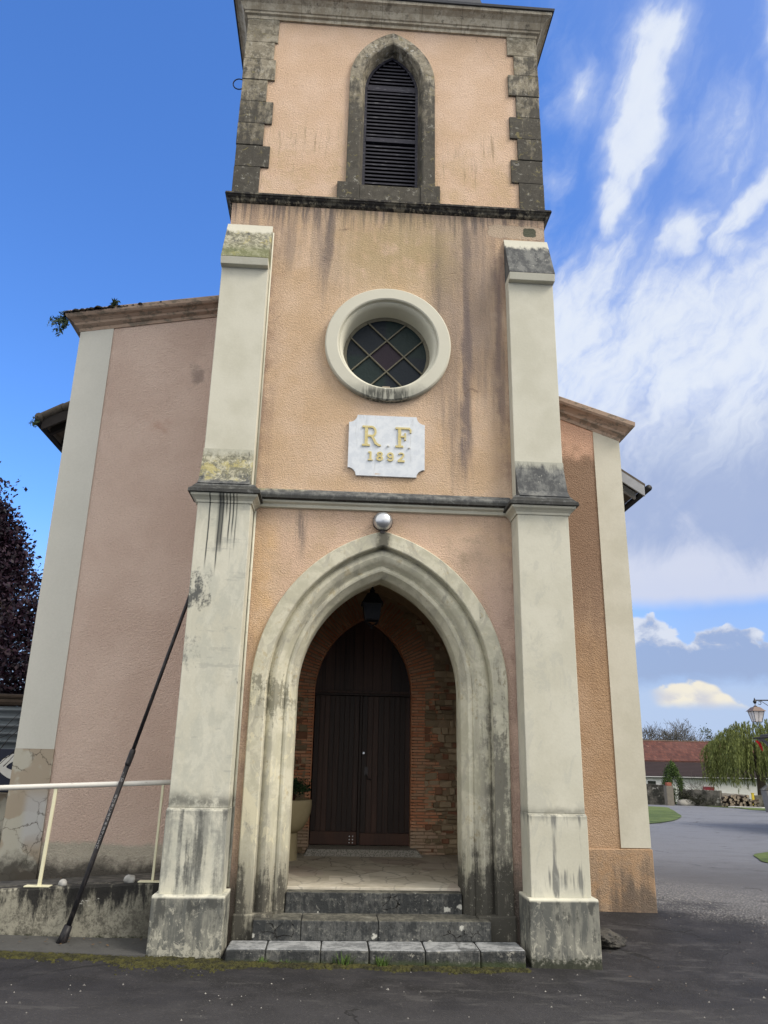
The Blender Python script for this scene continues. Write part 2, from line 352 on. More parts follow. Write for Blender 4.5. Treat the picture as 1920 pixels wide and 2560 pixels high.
def m_cream(t):
    P = t.obj(); x, y, z = t.xyz(P)
    bl = t.noise(P, 1.6, 7., .62); bl2 = t.noise(P, 4.5, 8., .7, (4., 2., 7.)); st = t.noise(P, (11., 11., .8), 6., .62); st2 = t.noise(P, (26., 26., .5), 4., .55, (0., 3., 1.))
    blk = t.noise(P, (5., 5., 2.2), 8., .7, (7., 1., 0.))
    c = t.mix((.50, .49, .405), (.565, .555, .47), t.sm(bl, .35, .65))
    c = t.mix(c, (.40, .40, .34), t.sm(bl2, .56, .78)*.35)
    c = t.mix(c, (.55, .555, .52), t.sm(y, 1.2, 1.6)*t.sm(x, -3., -4.)*.7)
    yf = t.sm(y, 1.2, .8); L = t.sm(x, -1., -1.2)*yf; R = t.sm(x, 1., 1.2)*yf; G = (.050, .053, .052)
    f = t.noise(P, 26., 7., .75, (3., 3., 3.)); wl = t.noise(P, (3.1, 3.1, 1.7), 8., .7, (2., 9., 4.), .8); hs_ = t.noise(P, (1.5, 1.5, 14.), 5., .6)
    L1 = L*t.sm(z, 5.05, 4.95)
    c = t.mix(c, (.42, .43, .375), L1*t.sm(wl, .44, .58)*.55)
    c = t.mix(c, (.62, .61, .52), L1*t.sm(t.noise(P, (4., 4., 2.), 8., .72, (6., 6., 6.), .5), .52, .62)*.4)
    c = t.mix(c, (.33, .335, .30), L1*t.sm(hs_*.5+bl2*.5, .56, .62)*.5)
    # thin black drips below the ledge of the left buttress
    u = x*23.; lane = t.m('FLOOR', u); rnd = t.new('ShaderNodeTexWhiteNoise', noise_dimensions='1D'); t.put(lane, rnd.inputs['W']); rv = E_(t, rnd.outputs['Value'])
    wob = (t.noise(P, (3., 3., 2.2), 3.)-.5)*.5
    line = t.sm((u-lane-.5+wob).abs(), .30, .12)*t.sm(rv, .22, .3)
    ln = t.sm(z, 4.75-.0, 4.95).max(t.sm(z-(4.95-rv*1.15), -.05, .25))
    c = t.mix(c, G, L*t.box(x, z, -2.39, -1.93, 3.7, 5.2, .02, .05)*line*ln*t.sm(z, 5.0, 4.94)*.9)
    c = t.mix(c, G, L1*t.box(x, z, -2.17, -2.10, 4.25, 5.2, .03, .12)*t.sm(z, 5.1, 4.9)*.8)
    c = t.mix(c, (.075, .080, .080), L1*t.sm(t.box(x, z, -2.5, -2.14, 3.42, 4.0, .07, .22)*.42+(blk-.5)*1.3+(f-.5)*.5+(st-.5)*.5, .28, .46)*.93)
    c = t.mix(c, (.16, .165, .155), L1*t.sm(t.box(x, z, -2.5, -2.25, 2.3, 3.35, .12, .3)*.30+(blk-.5)*1.5+(f-.5)*.6, .28, .5)*.8)
    c = t.mix(c, (.22, .225, .205), L1*t.sm(t.box(x, z, -2.15, -1.95, 3.9, 4.7, .1, .3)*.2+(st2-.5)*1.6, .28, .5)*.7)
    zz = z+(bl2-.5)*.20
    c = t.mix(c, (.105, .107, .095), L*t.box(x, zz, -3., -1., 1.13, 1.26, .1, .09)*t.sm(blk*.6+f*.4, .38, .54)*.9)
    low = t.sm(z, 1.14, 1.12)*t.sm(z, .2, .26)
    c = t.mix(c, (.22, .225, .205), (low*L)*t.sm((st-.5)*1.6+(wl-.5)*1.2+(f-.5)*.5+t.sm(z, .3, 1.1)*.1+.1, -.05, .35)*.75)
    c = t.mix(c, (.055, .058, .056), (low*L)*t.sm((st-.5)*1.8+(blk-.5)*1.2+(f-.5)*.5+t.box(x, z, -2.3, -2.0, .35, .95, .12, .2)*.35+t.sm(z, .95, 1.1)*.2, .16, .56)*.75)
    c = t.mix(c, (.14, .145, .14), (low*R)*t.sm((st-.5)*2.0+(st2-.5)*.8+t.sm(z, .9, 1.12)*.28+t.box(x, z, 1.95, 2.4, .28, .55, .15, .12)*.42, .22, .52)*.85)
    c = t.mix(c, (.16, .16, .14), R*t.box(x, zz, 1., 3., 1.1, 1.19, .1, .05)*.7)
    c = t.mix(c, (.40, .405, .36), R*t.sm(z, 5.05, 4.95)*t.sm(wl, .53, .58)*.35)
    pl = t.sm(z, .23, .2)
    sc = t.noise(P, (8., 8., 5.), 10., .78, (1., 1., 1.), 1.2)
    c = t.mix(c, t.mix((.095, .10, .095), (.22, .22, .19), t.sm(blk*.5+st*.5, .44, .56)), pl*.97)
    c = t.mix(c, (.44, .43, .36), pl*t.sm(sc+(f-.5)*.3+t.sm(z, .0, -.35)*.06+t.sm(x.abs(), 1.95, 1.7)*.03-R*.025, .53, .62)*.75)
    c = t.mix(c, (.045, .048, .047), pl*t.sm(st*.6+bl2*.5+t.sm(z, -.25, .2)*.06, .60, .68)*.8)
    c = t.mix(c, (.020, .024, .014), t.sm(z+(f-.5)*.35, -.33, -.42)*.9)
    # sloped weatherings
    s1 = t.sm(y, -.05, -.14)*t.sm(y, -.535, -.50)
    return t.mul(c, .93+t.noise(P, 40., 3.)*.14), bl2*.4+t.noise(P, 25., 4.)*.25
def m_ledge(t):                                              # weathered lead-grey sloping tops, lichen
    P = t.obj(); x, y, z = t.xyz(P)
    n = t.noise(P, 4., 10., .76, dist=.4); n2 = t.noise(P, (10., 10., 3.), 9., .74, (2., 4., 1.)); n3 = t.noise(P, 13., 9., .76, (8., 4., 1.), .6)
    c = t.mix((.060, .064, .068), (.155, .16, .155), t.sm(n*.5+n2*.5, .44, .58))
    L = t.sm(x, -1., -1.2); slope = t.sm(z, 5.12, 5.2)
    c = t.mix(c, t.mix((.17, .165, .115), (.40, .385, .29), t.sm(n3, .46, .56)), L*slope*t.sm(n2+t.sm(z, 5.1, 5.5)*.08, .40, .56)*.9)
    c = t.mix(c, (.40, .35, .13), L*slope*t.sm(n+t.box(x, z, -2.2, -1.9, 5.3, 5.5, .2, .1)*.06, .54, .60)*.6)
    c = t.mix(c, (.12, .14, .05), L*t.sm(z, 9.0, 8.75)*t.sm(z, 8.5, 8.6)*.6)
    c = t.mix(c, (.60, .60, .54), t.sm(n3, .62, .66)*.85*slope)
    c = t.mix(c, (.54, .53, .45), t.sm(z+(n2-.5)*.35, 9.20, 9.30)*.92)
    c = t.mix(c, (.44, .44, .37), t.sm(z+(n2-.5)*.5, 5.52, 5.66)*.75*t.sm(z, 6., 5.8))
    c = t.mix(c, (.028, .029, .027), t.box(x, z, -9., 9., 4.9, 5.07, .1, .01)*t.sm(n3, .66, .5)*.85)
    return c, n3*.6+n*.4
def m_stone(t):                                              # corner stones, window surround
    P = t.obj(); x, y, z = t.xyz(P); r = t.isl()
    n = t.noise(P, 3.2, 10., .74, (2., 2., 2.), .4); n2 = t.noise(P, 13., 9., .76, dist=.5); st = t.noise(P, (9., 9., 1.8), 8., .72, (5., 0., 0.)); n4 = t.noise(P, 5.5, 9., .75, (9., 0., 3.), 1.)
    c = t.mix((.22, .195, .145), (.38, .345, .27), t.sm(n2*.45+n*.6, .46, .60))
    c = t.mul(c, .80+r*.34)
    c = t.mix(c, (.135, .120, .088), t.sm(n4, .50, .58)*.75)
    low = t.sm(z, 13.3, 10.2)
    c = t.mix(c, (.042, .040, .036), t.sm(n*.8+st*.6+low*.30+r*.16+t.sm(x, 1., 2.)*.07, .84, 1.0)*.86)
    c = t.mix(c, (.29, .25, .10), t.sm(t.noise(P, 7., 8., .75, (9., 4., 3.), .8), .585, .63)*.5)
    c = t.mix(c, (.42, .41, .36), t.sm(n2, .585, .64)*.55)
    c = t.mix(c, (.62, .61, .56), t.sm(n2+t.box(x, z, -.35, .45, 12.7, 13.35, .2, .2)*.12, .69, .73)*.85)
    c = t.mix(c, (.020, .019, .018), t.sm(t.noise(P, 24., 6., .7, (1., 7., 0.)), .62, .68)*.6)
    return c, n2*.8+t.noise(P, 45., 4.)*.4
def m_string(t):
    P = t.obj(); x, y, z = t.xyz(P)
    n = t.noise(P, 5., 10., .76, dist=.5); n2 = t.noise(P, (12., 12., 5.), 8., .75, (1., 8., 0.)); st = t.noise(P, (16., 16., 1.5), 5., .6)
    c = t.mix((.022, .021, .021), (.105, .098, .078), t.sm(n, .47, .58))
    c = t.mix(c, (.27, .24, .175), t.sm(n2+t.sm(z, 9.9, 9.85)*.07, .57, .64)*.75)
    c = t.mix(c, (.015, .015, .015), t.sm(st, .54, .62)*.6)
    return c, n*.6+n2*.4
def m_cornice(t):
    P = t.obj(); x, y, z = t.xyz(P)
    n = t.noise(P, 2.6, 10., .74, dist=.4); n2 = t.noise(P, (8., 8., 5.), 9., .75); st = t.noise(P, (6., 6., 1.5), 8., .7, (3., 1., 1.)); bk = t.sm((x*1.47+.3-t.m('FLOOR', x*1.47+.3)-.5).abs(), .488, .5)
    c = t.mix((.34, .295, .22), (.50, .455, .36), t.sm(n*.5+n2*.5, .45, .56))
    c = t.mix(c, (.16, .138, .105), t.sm(n2*.6+st*.5, .57, .66)*.75)
    c = t.mix(c, (.07, .065, .052), t.sm(t.noise(P, 9., 8., .75, (5., 5., 0.)), .58, .64)*.55)
    c = t.mix(c, (.10, .09, .07), bk*.6)
    return c, n2*.7+t.noise(P, 50., 3.)*.3
def m_arch(t):                                               # painted stone mouldings of the doorway
    P = t.obj(); x, y, z = t.xyz(P)
    n = t.noise(P, 2.6, 10., .72, (1., 0., 3.), .5); n2 = t.noise(P, 9., 9., .75, (0., 5., 1.)); pe = t.noise(P, (4.2, 4.2, 2.4), 7., .66, (3., 3., 0.), .9); st = t.noise(P, (11., 11., 1.3), 7., .7); f = t.noise(P, 28., 6., .7)
    c = t.mix((.46, .445, .345), (.575, .555, .445), t.sm(n, .42, .57))
    c = t.mix(c, (.40, .385, .315), t.sm(pe, .52, .55)*.6)
    c = t.mix(c, (.32, .31, .26), t.sm(pe+(n2-.5)*.25, .60, .63)*.6)
    c = t.mix(c, (.42, .35, .20), t.sm(n2*.6+n*.4, .545, .60)*.55)
    c = t.mix(c, (.63, .59, .43), t.sm(t.noise(P, (4.4, 4.4, 2.2), 7., .7, (9., 2., 4.), .5), .55, .575)*.7*t.sm(z, 3.0, 2.4)*t.sm(x, .3, -.3))
    c = t.mix(c, (.17, .165, .125), t.sm(t.box(x, z, -2., 2., 2.2, 2.7, .1, .15)*.10*t.sm(x, .2, -.2)+n*.5+st*.45+(f-.5)*.3, .555, .64)*.8)
    c = t.mix(c, (.135, .13, .11), t.sm(x, 1.18, 1.40)*t.sm(st*.6+n2*.5+t.sm(z, 2.7, 1.2)*.12, .56, .68)*t.sm(z, 3.5, 2.4)*.85)
    c = t.mix(c, (.065, .062, .05), t.sm(x.abs()+(n2-.5)*.2, .14, .04)*t.sm(z, 4.36, 4.44)*.9)
    g_ = t.sm(z, 1.3, .0)
    c = t.mix(c, (.20, .19, .155), g_*t.sm(st*.7+n*.5+g_*.35, .62, .82)*.85)
    c = t.mix(c, (.050, .048, .041), t.sm(g_*.80+(st-.5)*1.5+(n2-.5)*.8+t.sm(x, .8, 1.2)*.22, .58, .84)*.92)
    c = t.mix(c, (.40, .385, .32), t.sm(z, .9, .4)*t.sm(f, .60, .64)*.55)
    return c, n2*.6+pe*.5+f*.2
def m_step(t):
    P = t.obj(); x, y, z = t.xyz(P)
    n = t.noise(P, 4., 10., .74); n2 = t.noise(P, 17., 9., .76, (3., 0., 0.)); st = t.noise(P, (14., 14., 3.), 8., .7); r = t.isl()
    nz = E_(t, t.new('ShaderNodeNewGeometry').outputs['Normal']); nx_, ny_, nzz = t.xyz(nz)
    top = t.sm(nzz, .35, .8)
    c = t.mix((.026, .029, .031), (.085, .088, .086), t.sm(n*.6+st*.5+(r-.5)*.08, .50, .62))
    c = t.mix(c, (.20, .20, .18), t.sm(n2*.8+n*.3, .59, .65)*.6)
    c = t.mix(c, (.012, .013, .013), t.sm(st, .55, .61)*.55)
    v = t.voro(P, (3.3, 3.3, 5.2)); c = t.mix(c, (.58, .58, .53), t.sm(v+(n2-.5)*.7, .15, .11)*.8)
    c = t.mix(c, (.40, .39, .34), t.sm(t.noise(P, 6., 8., .75, (7., 7., 1.)), .60, .63)*.6*t.sm(z, -.2, -.3))
    cr = t.voro(t.vec(x+(n2-.5)*.12, y, z+(n-.5)*.2), (6.5, .1, 9.), 'DISTANCE_TO_EDGE')
    ck = t.sm(cr, .03, .01)*t.sm(t.box(x, z, -1.3, -.95, -.24, -.1, .05, .03).max(t.box(x, z, .78, 1.2, -.26, -.16, .05, .03)).max(t.box(x, z, .1, .3, -.02, .14, .03, .03)), .2, .6)
    c = t.mix(c, (.004, .004, .004), ck)
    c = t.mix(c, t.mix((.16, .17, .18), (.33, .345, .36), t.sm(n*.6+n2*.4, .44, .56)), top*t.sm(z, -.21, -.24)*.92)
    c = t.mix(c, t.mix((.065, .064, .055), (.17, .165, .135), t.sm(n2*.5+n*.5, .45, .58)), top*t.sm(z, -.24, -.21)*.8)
    c = t.mix(c, (.035, .05, .015), t.sm(z+(n2-.5)*.10, -.345, -.40)*.8)
    return c, n2*.8+n*.6-ck*2.
def m_plain(col, var=.15, sc=12., bumpk=0.):
    def f(t):
        P = t.obj(); n = t.noise(P, sc, 6., .65)
        return t.mul(t.mix(col, col, 0.), 1-var+n*2*var), (n if bumpk else None)
    return f
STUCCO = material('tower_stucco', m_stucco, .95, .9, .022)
NAVE = material('nave_stucco', m_nave, .95, .9, .022)
CREAM = material('cream_render', m_cream, .85, .35, .012)
LEDGE = material('weathered_ledge', m_ledge, .85, .6, .012)
STONE = material('corner_stone', m_stone, .9, .6, .012)
STRING = material('string_stone', m_string, .9, .6, .012)
CORN = material('cornice_stone', m_cornice, .9, .5, .01)
ARCH = material('arch_stone', m_arch, .8, .5, .01)
STEP = material('step_stone', m_step, .75, 1., .02, spec=.35)
WHITE = material('plaque_paint', m_plain((.72, .76, .80), .05, 6.), .6)
GOLD = material('letter_paint', lambda t: (t.mix(t.mix((.50, .41, .15), (.66, .58, .31), t.noise(t.obj(), 14., 5.)), (.55, .56, .52), t.sm(t.noise(t.obj(), 40., 6., .7), .56, .62)*.8), None), .75)
ALU = material('grey_metal', m_plain((.52, .54, .57), .06, 20.), .32, metallic=.85)
DARKM = material('dark_iron', m_plain((.016, .017, .02), .3, 20.), .55)
SLATE = material('slate', lambda t: (t.mul(t.mix((.035, .04, .05), (.07, .075, .085), t.noise(t.obj(), (14., 14., 30.), 3.)), 1.), t.noise(t.obj(), (3., 3., 22.), 2.)), .6)
RAILM = material('rail_paint', lambda t: (t.mix(t.mix((.58, .57, .53), (.68, .67, .62), t.noise(t.obj(), 6., 5.)), (.20, .15, .10), t.sm(t.noise(t.obj(), (6., 30., 30.), 8., .75), .60, .66)*.8), t.noise(t.obj(), 60., 4.)), .55, .2, .003)
RAILC = material('cream_rail_paint', m_plain((.66, .64, .46), .12, 25.), .5)
def m_wood(t):
    P = t.obj(); x, y, z = t.xyz(P); r = t.isl()
    gr = t.noise(P, (38., 38., 1.2), 5., .6); b = t.noise(P, (3., 3., 1.), 4.)
    c = t.mix((.024, .014, .011), (.070, .036, .025), t.sm(gr*.6+r*.5, .4, .85))
    c = t.mix(c, (.12, .052, .032), t.sm(b*.7+r*.35+t.sm(z, 1.6, .6)*.12, .74, .95)*.55)
    return c, gr, .55-gr*.1
WOOD = material('dark_door_wood', m_wood, .5, .4, .004)
def m_louvre(t):
    P = t.obj(); n = t.noise(P, (7., 7., 40.), 6., .7)
    return t.mix((.020, .020, .034), (.17, .17, .185), t.sm(t.noise(P, (5., 5., 46.), 6., .7)*.6+n*.4, .545, .62)), None
LOUV = material('louvre_paint', m_louvre, .55)
def m_brick(t):
    P = t.obj(); x, y, z = t.xyz(P); r = t.isl(); n = t.noise(P, 18., 6., .7)
    c = t.mix((.60, .24, .125), (.74, .40, .24), r)
    c = t.mix(c, (.46, .31, .20), t.sm(n*.5+r*.35+t.noise(P, 2.5, 4.)*.5, .72, .92)*.8)
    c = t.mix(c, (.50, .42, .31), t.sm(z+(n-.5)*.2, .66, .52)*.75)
    c = t.mix(c, (.09, .07, .055), t.sm(z+(n-.5)*1.4, 3.2, 4.4)*.55)  # upper bricks darkened, the shade of the porch put into their colour
    return t.mul(c, .7+n*.5), n
BRICK = material('brick', m_brick, .9, .6, .01)
MORT = material('mortar', m_plain((.32, .24, .155), .45, 9., 1), .95, .8, .02)
def m_rubble(t):
    P = t.obj(); r = t.isl(); n = t.noise(P, 11., 8., .7)
    c = t.mix((.24, .185, .115), (.46, .36, .235), t.sm(r, 0., 1.))
    c = t.mix(c, (.27, .12, .07), t.sm((r*7.3-t.m('FLOOR', r*7.3)), .7, .8)*.8)
    return t.mul(c, .6+n*.7), n
RUBB = material('rubble', m_rubble, .95, .8, .015)
def m_flag(t):
    P = t.obj(); cell = t.voro(t.vec(*[a+b for a, b in zip(t.xyz(P), (t.noise(P, 3., 3.)*.25, t.noise(P, 3., 3., off=(5., 5., 5.))*.25, 0.))]), (2.6, 1.9, .01), 'DISTANCE_TO_EDGE')
    cc = t.voro(P, (2.6, 1.9, .01), 'F1', 'Color'); n = t.noise(P, 6., 6.)
    r_, g_, b_ = t.xyz(cc)
    c = t.mix((.40, .365, .29), (.52, .48, .395), t.sm(n*.6+r_*.4, .3, .7))
    c = t.mix(c, (.26, .19, .17), t.sm(g_, .7, .8)*.4)
    c = t.mix(c, (.20, .185, .155), t.sm(cell, .028, .010)*.75)
    c = t.mix(c, (.60, .565, .48), t.sm(t.xyz(P)[1], 1.4, .5)*t.sm(n, .35, .6)*.45)
    return c, t.sm(cell, 0., .04)*.6+n*.15
FLAG = material('flagstone', m_flag, .7, .4, .01)
PEBB = material('pebble_concrete', lambda t: (t.mix((.15, .145, .125), (.34, .325, .285), t.sm(t.voro(t.obj(), 45.), .2, .6)), t.voro(t.obj(), 45.)), .8, .6, .01)
def m_asph(t):
    P = t.obj(); x, y, z = t.xyz(P)
    n = t.noise(P, .5, 6., .6); n2 = t.noise(P, 2.2, 6., .65, (3., 1., 0.)); gr = t.noise(P, 70., 3., .7); v = t.voro(P, 55.)
    c = t.mix((.014, .0135, .0155), (.026, .025, .028), t.sm(n2, .40, .60))
    c = t.mix(c, (.045, .044, .047), t.sm(y+(n-.5)*2., -1.3, -2.6)*.55)
    c = t.mix(c, (.07, .068, .066), t.sm(t.noise(P, 30., 6., .75, (2., 2., 0.)), .55, .63)*.5)
    # gravelly lighter apron and the paler road beyond
    d = (x-3.6)*.62+(y-1.6)*.72+(n2-.5)*1.4+(n-.5)*1.2
    c = t.mix(c, (.105, .105, .11), t.sm(d, .7, 2.6)*.85)
    c = t.mix(c, (.36, .35, .33), t.sm(d, .5, 1.6)*t.sm(d, 5.4, 3.)*t.sm(t.noise(P, 34., 4., .75, (9., 0., 0.)), .51, .62)*.85)
    c = t.mix(c, (.165, .172, .19), t.sm(y+(n2-.5)*4., 5.5, 12.)*.9)
    c = t.mix(c, (.115, .12, .13), t.sm(t.noise(P, (.22, .35, 1.), 6., .65, dist=.8), .50, .64)*t.sm(y, 5., 9.)*.55)
    c = t.mix(c, (.16, .155, .15), t.sm(t.voro(P, 7.)+(n2-.5)*.05, .022, .014)*.5)          # scattered grit
    cr = t.voro(t.vec(x+(n2-.5)*.9, y+(n-.5)*1.2, 0.), (.42, .5, 1.), 'DISTANCE_TO_EDGE')
    ck = t.sm(cr, .012, .003)*t.sm(t.noise(P, .6, 4., .6, (9., 3., 0.)), .50, .58)
    c = t.mix(c, (.008, .008, .008), ck*.8)
    c = t.mix(c, (.075, .073, .072), t.sm(t.noise(P, (1.1, 3.5, 1.), 7., .7, (3., 8., 0.)), .56, .64)*.45)
    c = t.mix(c, (.014, .014, .018), t.sm(t.noise(P, (.7, 1.6, 1.), 5., .6, (8., 2., 0.)), .54, .62)*.5*t.sm(y, 6., 4.))
    c = t.mul(c, .55+gr*.9)
    return c, gr*.7+v*.3-ck
ASPH = material('asphalt', m_asph, .85, .7, .012)
def m_moss(t):
    P = t.obj(); n = t.noise(P, 9., 7., .7); n2 = t.noise(P, 40., 4., .7, (1., 1., 0.))
    return t.mul(t.mix((.022, .022, .011), (.062, .060, .016), t.sm(n, .38, .62)), .5+n2), n2
MOSS = material('moss', m_moss, .95, 1., .02)
def m_conc(t):                                               # blackened concrete of the ramp wall
    P = t.obj(); x, y, z = t.xyz(P)
    n = t.noise(P, 2.2, 10., .72, dist=.4); n2 = t.noise(P, 10., 9., .76, (0., 2., 0.)); st = t.noise(P, (4.2, 4.2, 1.1), 9., .72, (2., 0., 3.)); f = t.noise(P, 40., 6., .75)
    c = t.mix((.10, .095, .078), (.27, .26, .21), t.sm(n*.5+n2*.5+(f-.5)*.3, .42, .56))
    c = t.mix(c, (.012, .012, .013), t.sm(t.sm(z, -.20, .24)*.34+(st-.5)*1.8+(n2-.5)*.5, .10, .34)*.95)
    c = t.mix(c, (.52, .51, .46), t.sm(t.box(x, z, -3.5, -3.15, .02, .15, .08, .05).max(t.box(x, z, -3.05, -2.9, -.02, .12, .06, .05)*.9)*.4+(n2-.5)*1.3, .42, .52)*.9)
    c = t.mix(c, (.02, .025, .010), t.sm(z+(n2-.5)*.3, -.25, -.32)*.95)
    c = t.mix(c, (.010, .010, .012), t.sm(x, -2.95, -2.65)*t.sm(z, .3, -.1)*t.sm(n2, .3, .6)*.6)
    return c, n2+f*.3
CONC = material('stained_concrete', m_conc, .9, .8, .014)
def m_crack(t):                                              # patched plaster at the foot of the left corner
    P = t.obj(); x, y, z = t.xyz(P)
    n = t.noise(P, 2.3, 7., .6, (1., 0., 1.)); n2 = t.noise(P, 11., 7., .7)
    c = t.mix((.40, .385, .30), (.47, .455, .40), n)
    c = t.mix(c, (.33, .27, .20), t.sm(t.noise(P, 1.9, 4., .5, (4., 2., 8.)), .47, .53)*.8)
    c = t.mix(c, (.44, .45, .46), t.box(x, z, -4.9, -4.6, .5, 1.15, .06, .15)*.7)
    w = t.vec(x+(n2-.5)*.25, y, z+(n-.5)*.5)
    cr = t.voro(w, (3.1, .1, 2.3), 'DISTANCE_TO_EDGE')
    ck = t.sm(cr, .014, .004)*t.sm(t.noise(P, 1.7, 3., .5, (7., 7., 7.))+t.sm(z, 1.3, .6)*.12, .46, .56)
    c = t.mix(c, (.10, .085, .065), ck*.75)
    c = t.mix(c, (.05, .045, .038), t.sm(z+(n2-.5)*.55+(n-.5)*.4, .42, .12)*.9)
    return c, n2*.4-ck
CRACK = material('cracked_plaster', m_crack, .9, .6, .012)
TERRA = material('nave_cornice_plaster', lambda t: (t.mix(t.mix((.33, .245, .19), (.43, .33, .255), t.noise(t.obj(), 4., 6.)), (.17, .15, .12), t.sm(t.noise(t.obj(), (5., 9., 9.), 9., .75), .49, .58)*.85), t.noise(t.obj(), 9., 8., .7)), .9, .4, .01)
TILE_D = material('old_roof_tile', m_plain((.10, .085, .07), .5, 9., 1), .9, .8, .02)
GLASSD = None
def m_glass(t):
    P = t.obj(); x, y, z = t.xyz(P); q = (x.abs()+(z-7.47).abs())
    n = t.noise(P, 22., 4., .6)
    s = t.sm(x*(z-7.47)+(z-7.47)*.0, -.02, .02)
    c = t.mix(t.mix((.006, .012, .020), (.008, .020, .020), s), (.020, .012, .022), t.sm(q, .265, .255))
    return c, n
GLASSD = material('old_coloured_glass', m_glass, .42, .6, .012, spec=.22)
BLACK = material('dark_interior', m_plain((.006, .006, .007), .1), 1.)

# ------------------------------------------------------------------ ground, road, moss, grass
def ground_patch(name, xs, ys, mat, dz=0., **k):
    mb = MB(); n = len(xs)
    for y in ys:
        for x in xs: mb.v.append((x, y, ground(x, y)+dz))
    for j in range(len(ys)-1):
        for i in range(n-1): mb.f.append((j*n+i, j*n+i+1, (j+1)*n+i+1, (j+1)*n+i))
    return mb.build(name, mat, **k)
def frange(a, b, n): return [a+(b-a)*i/n for i in range(n+1)]
ground_patch('asphalt_ground', [-400, -60, -20]+frange(-8, 8, 32)+[12, 20, 40, 80, 200, 500], [-60, -20, -8]+frange(-4, 4, 32)+[8, 16, 30, 60, 120, 300, 1200], ASPH, kind='structure')
def outline_sheet(name, pts, mat, dz, sub=1, **k):
    c = (sum(p[0] for p in pts)/len(pts), sum(p[1] for p in pts)/len(pts)); mb = MB()
    rings = [1., .8, .55, .3]
    for r in rings:
        for p in pts:
            x, y = c[0]+(p[0]-c[0])*r, c[1]+(p[1]-c[1])*r; mb.v.append((x, y, ground(x, y)+dz*(.5 if r == 1. else 1)))
    n = len(pts)
    for i in range(len(rings)-1):
        for j in range(n): mb.f.append((i*n+j, i*n+(j+1) % n, (i+1)*n+(j+1) % n, (i+1)*n+j))
    mb.f.append(tuple((len(rings)-1)*n+j for j in range(n)))
    return mb.build(name, mat, **k)
def m_grass(t):
    P = t.obj(); n = t.noise(P, .5, 6., .65); n2 = t.noise(P, 6., 5., .7)
    return t.mul(t.mix((.055, .085, .022), (.115, .155, .045), t.sm(n, .35, .65)), .55+n2*.9), n2
GRASS = material('grass', m_grass, .95, 1., .05)
def smooth_loop(pts, n=6):
    out = []; N = len(pts)
    for i in range(N):
        p0, p1, p2, p3 = [Vector(pts[(i+k) % N]) for k in (-1, 0, 1, 2)]
        for j in range(n):
            q = j/n; out.append(tuple(.5*((2*p1)+(-p0+p2)*q+(2*p0-5*p1+4*p2-p3)*q*q+(-p0+3*p1-3*p2+p3)*q*q*q)))
    return out
isl_pts = smooth_loop([(22.7, 47.5), (21.85, 42.9), (19.6, 36.7), (18.3, 33.2), (16.6, 29.8), (15.2, 27.5), (13.4, 25.4), (11, 24.5), (8, 30), (10, 44), (16, 50)])
outline_sheet('grass_island', isl_pts, GRASS, .06, kind='structure')
verge = smooth_loop([(8, 60), (18, 61), (26, 57.5), (27.4, 53), (28.2, 48.5), (29, 46), (28.4, 43.5), (34, 38), (60, 34), (75, 60), (60, 110), (20, 110), (-5, 80)])
outline_sheet('grass_verge', verge, GRASS, .05, kind='structure')
outline_sheet('grass_corner', smooth_loop([(10.9, 11.7), (10.2, 10.4), (9.9, 9.2), (11, 8), (15, 8.5), (16, 12.5), (13, 13)]), GRASS, .04, kind='structure')
# moss strip along the foot of the church, a low ragged cushion
mb = MB(); random.seed(3)
for k in range(9000):
    x = random.uniform(-7.5, 1.75)
    if x < -2.52: y0, w = -.44-.05*max(0, (x+5)/2.5), .26
    elif x < -1.68: y0, w = -.535, .20
    elif x < 1.64: y0, w = -.65, .13 if x < -.3 else .07
    else: continue
    n_ = .6+.4*sin(x*2.3)+.25*sin(x*7.1+1); d = abs(random.gauss(0, 1))*w*max(.35, n_)
    if random.random() > (1.15 if x < -1 else .75)-d*.6: continue
    y = y0-d; r = random.uniform(.012, .036)*(1.2-min(.6, d)); h_ = r*random.uniform(.35, .7); z = ground(x, y); a0 = random.random()*6
    mb.add([(x+r*cos(a0+i*1.257)*random.uniform(.7, 1.3), y+r*sin(a0+i*1.257)*random.uniform(.7, 1.3), z-.003) for i in range(5)]+[(x+r*.5*cos(a0+i*1.257), y+r*.5*sin(a0+i*1.257), z+h_) for i in range(5)], [(i, (i+1) % 5, 5+(i+1) % 5, 5+i) for i in range(5)]+[(5, 6, 7, 8, 9)])
mb.build('moss', MOSS, smooth=True, kind='stuff', label='dark green moss growing on the asphalt along the foot of the church', cat='moss')
# loose grit on the asphalt: uncountable small stones
mb = MB(); random.seed(11)
for i in range(900):
    if random.random() < .16: x, y = random.uniform(-5, 6), random.uniform(-2.6, -.7)
    else:
        q = random.random(); x = random.uniform(2.6, 10.5); y = 1.6+(3.6-x)*.8+random.gauss(2.2, 1.2)
        if y > 12 or y < -2.4 or (x < 4.2 and y > 1.9): continue
    if -2.6 < x < -1.6 and y > -.6: continue
    s = random.uniform(.006, .016)*(1.5 if random.random() < .06 else 1); z = ground(x, y)
    a = [(x+s*cos(k*2.1+i)*random.uniform(.7, 1.2), y+s*sin(k*2.1+i)*random.uniform(.7, 1.2), z-.002) for k in range(3)]
    mb.add(a+[(x, y, z+s*.8)], [(0, 1, 3), (1, 2, 3), (2, 0, 3)])
mb.build('loose_grit', material('grit', lambda t: (t.mix((.05, .05, .05), (.30, .29, .27), t.isl()), None), .9), kind='stuff', label='pale loose grit and tiny stones scattered over the asphalt', cat='grit')

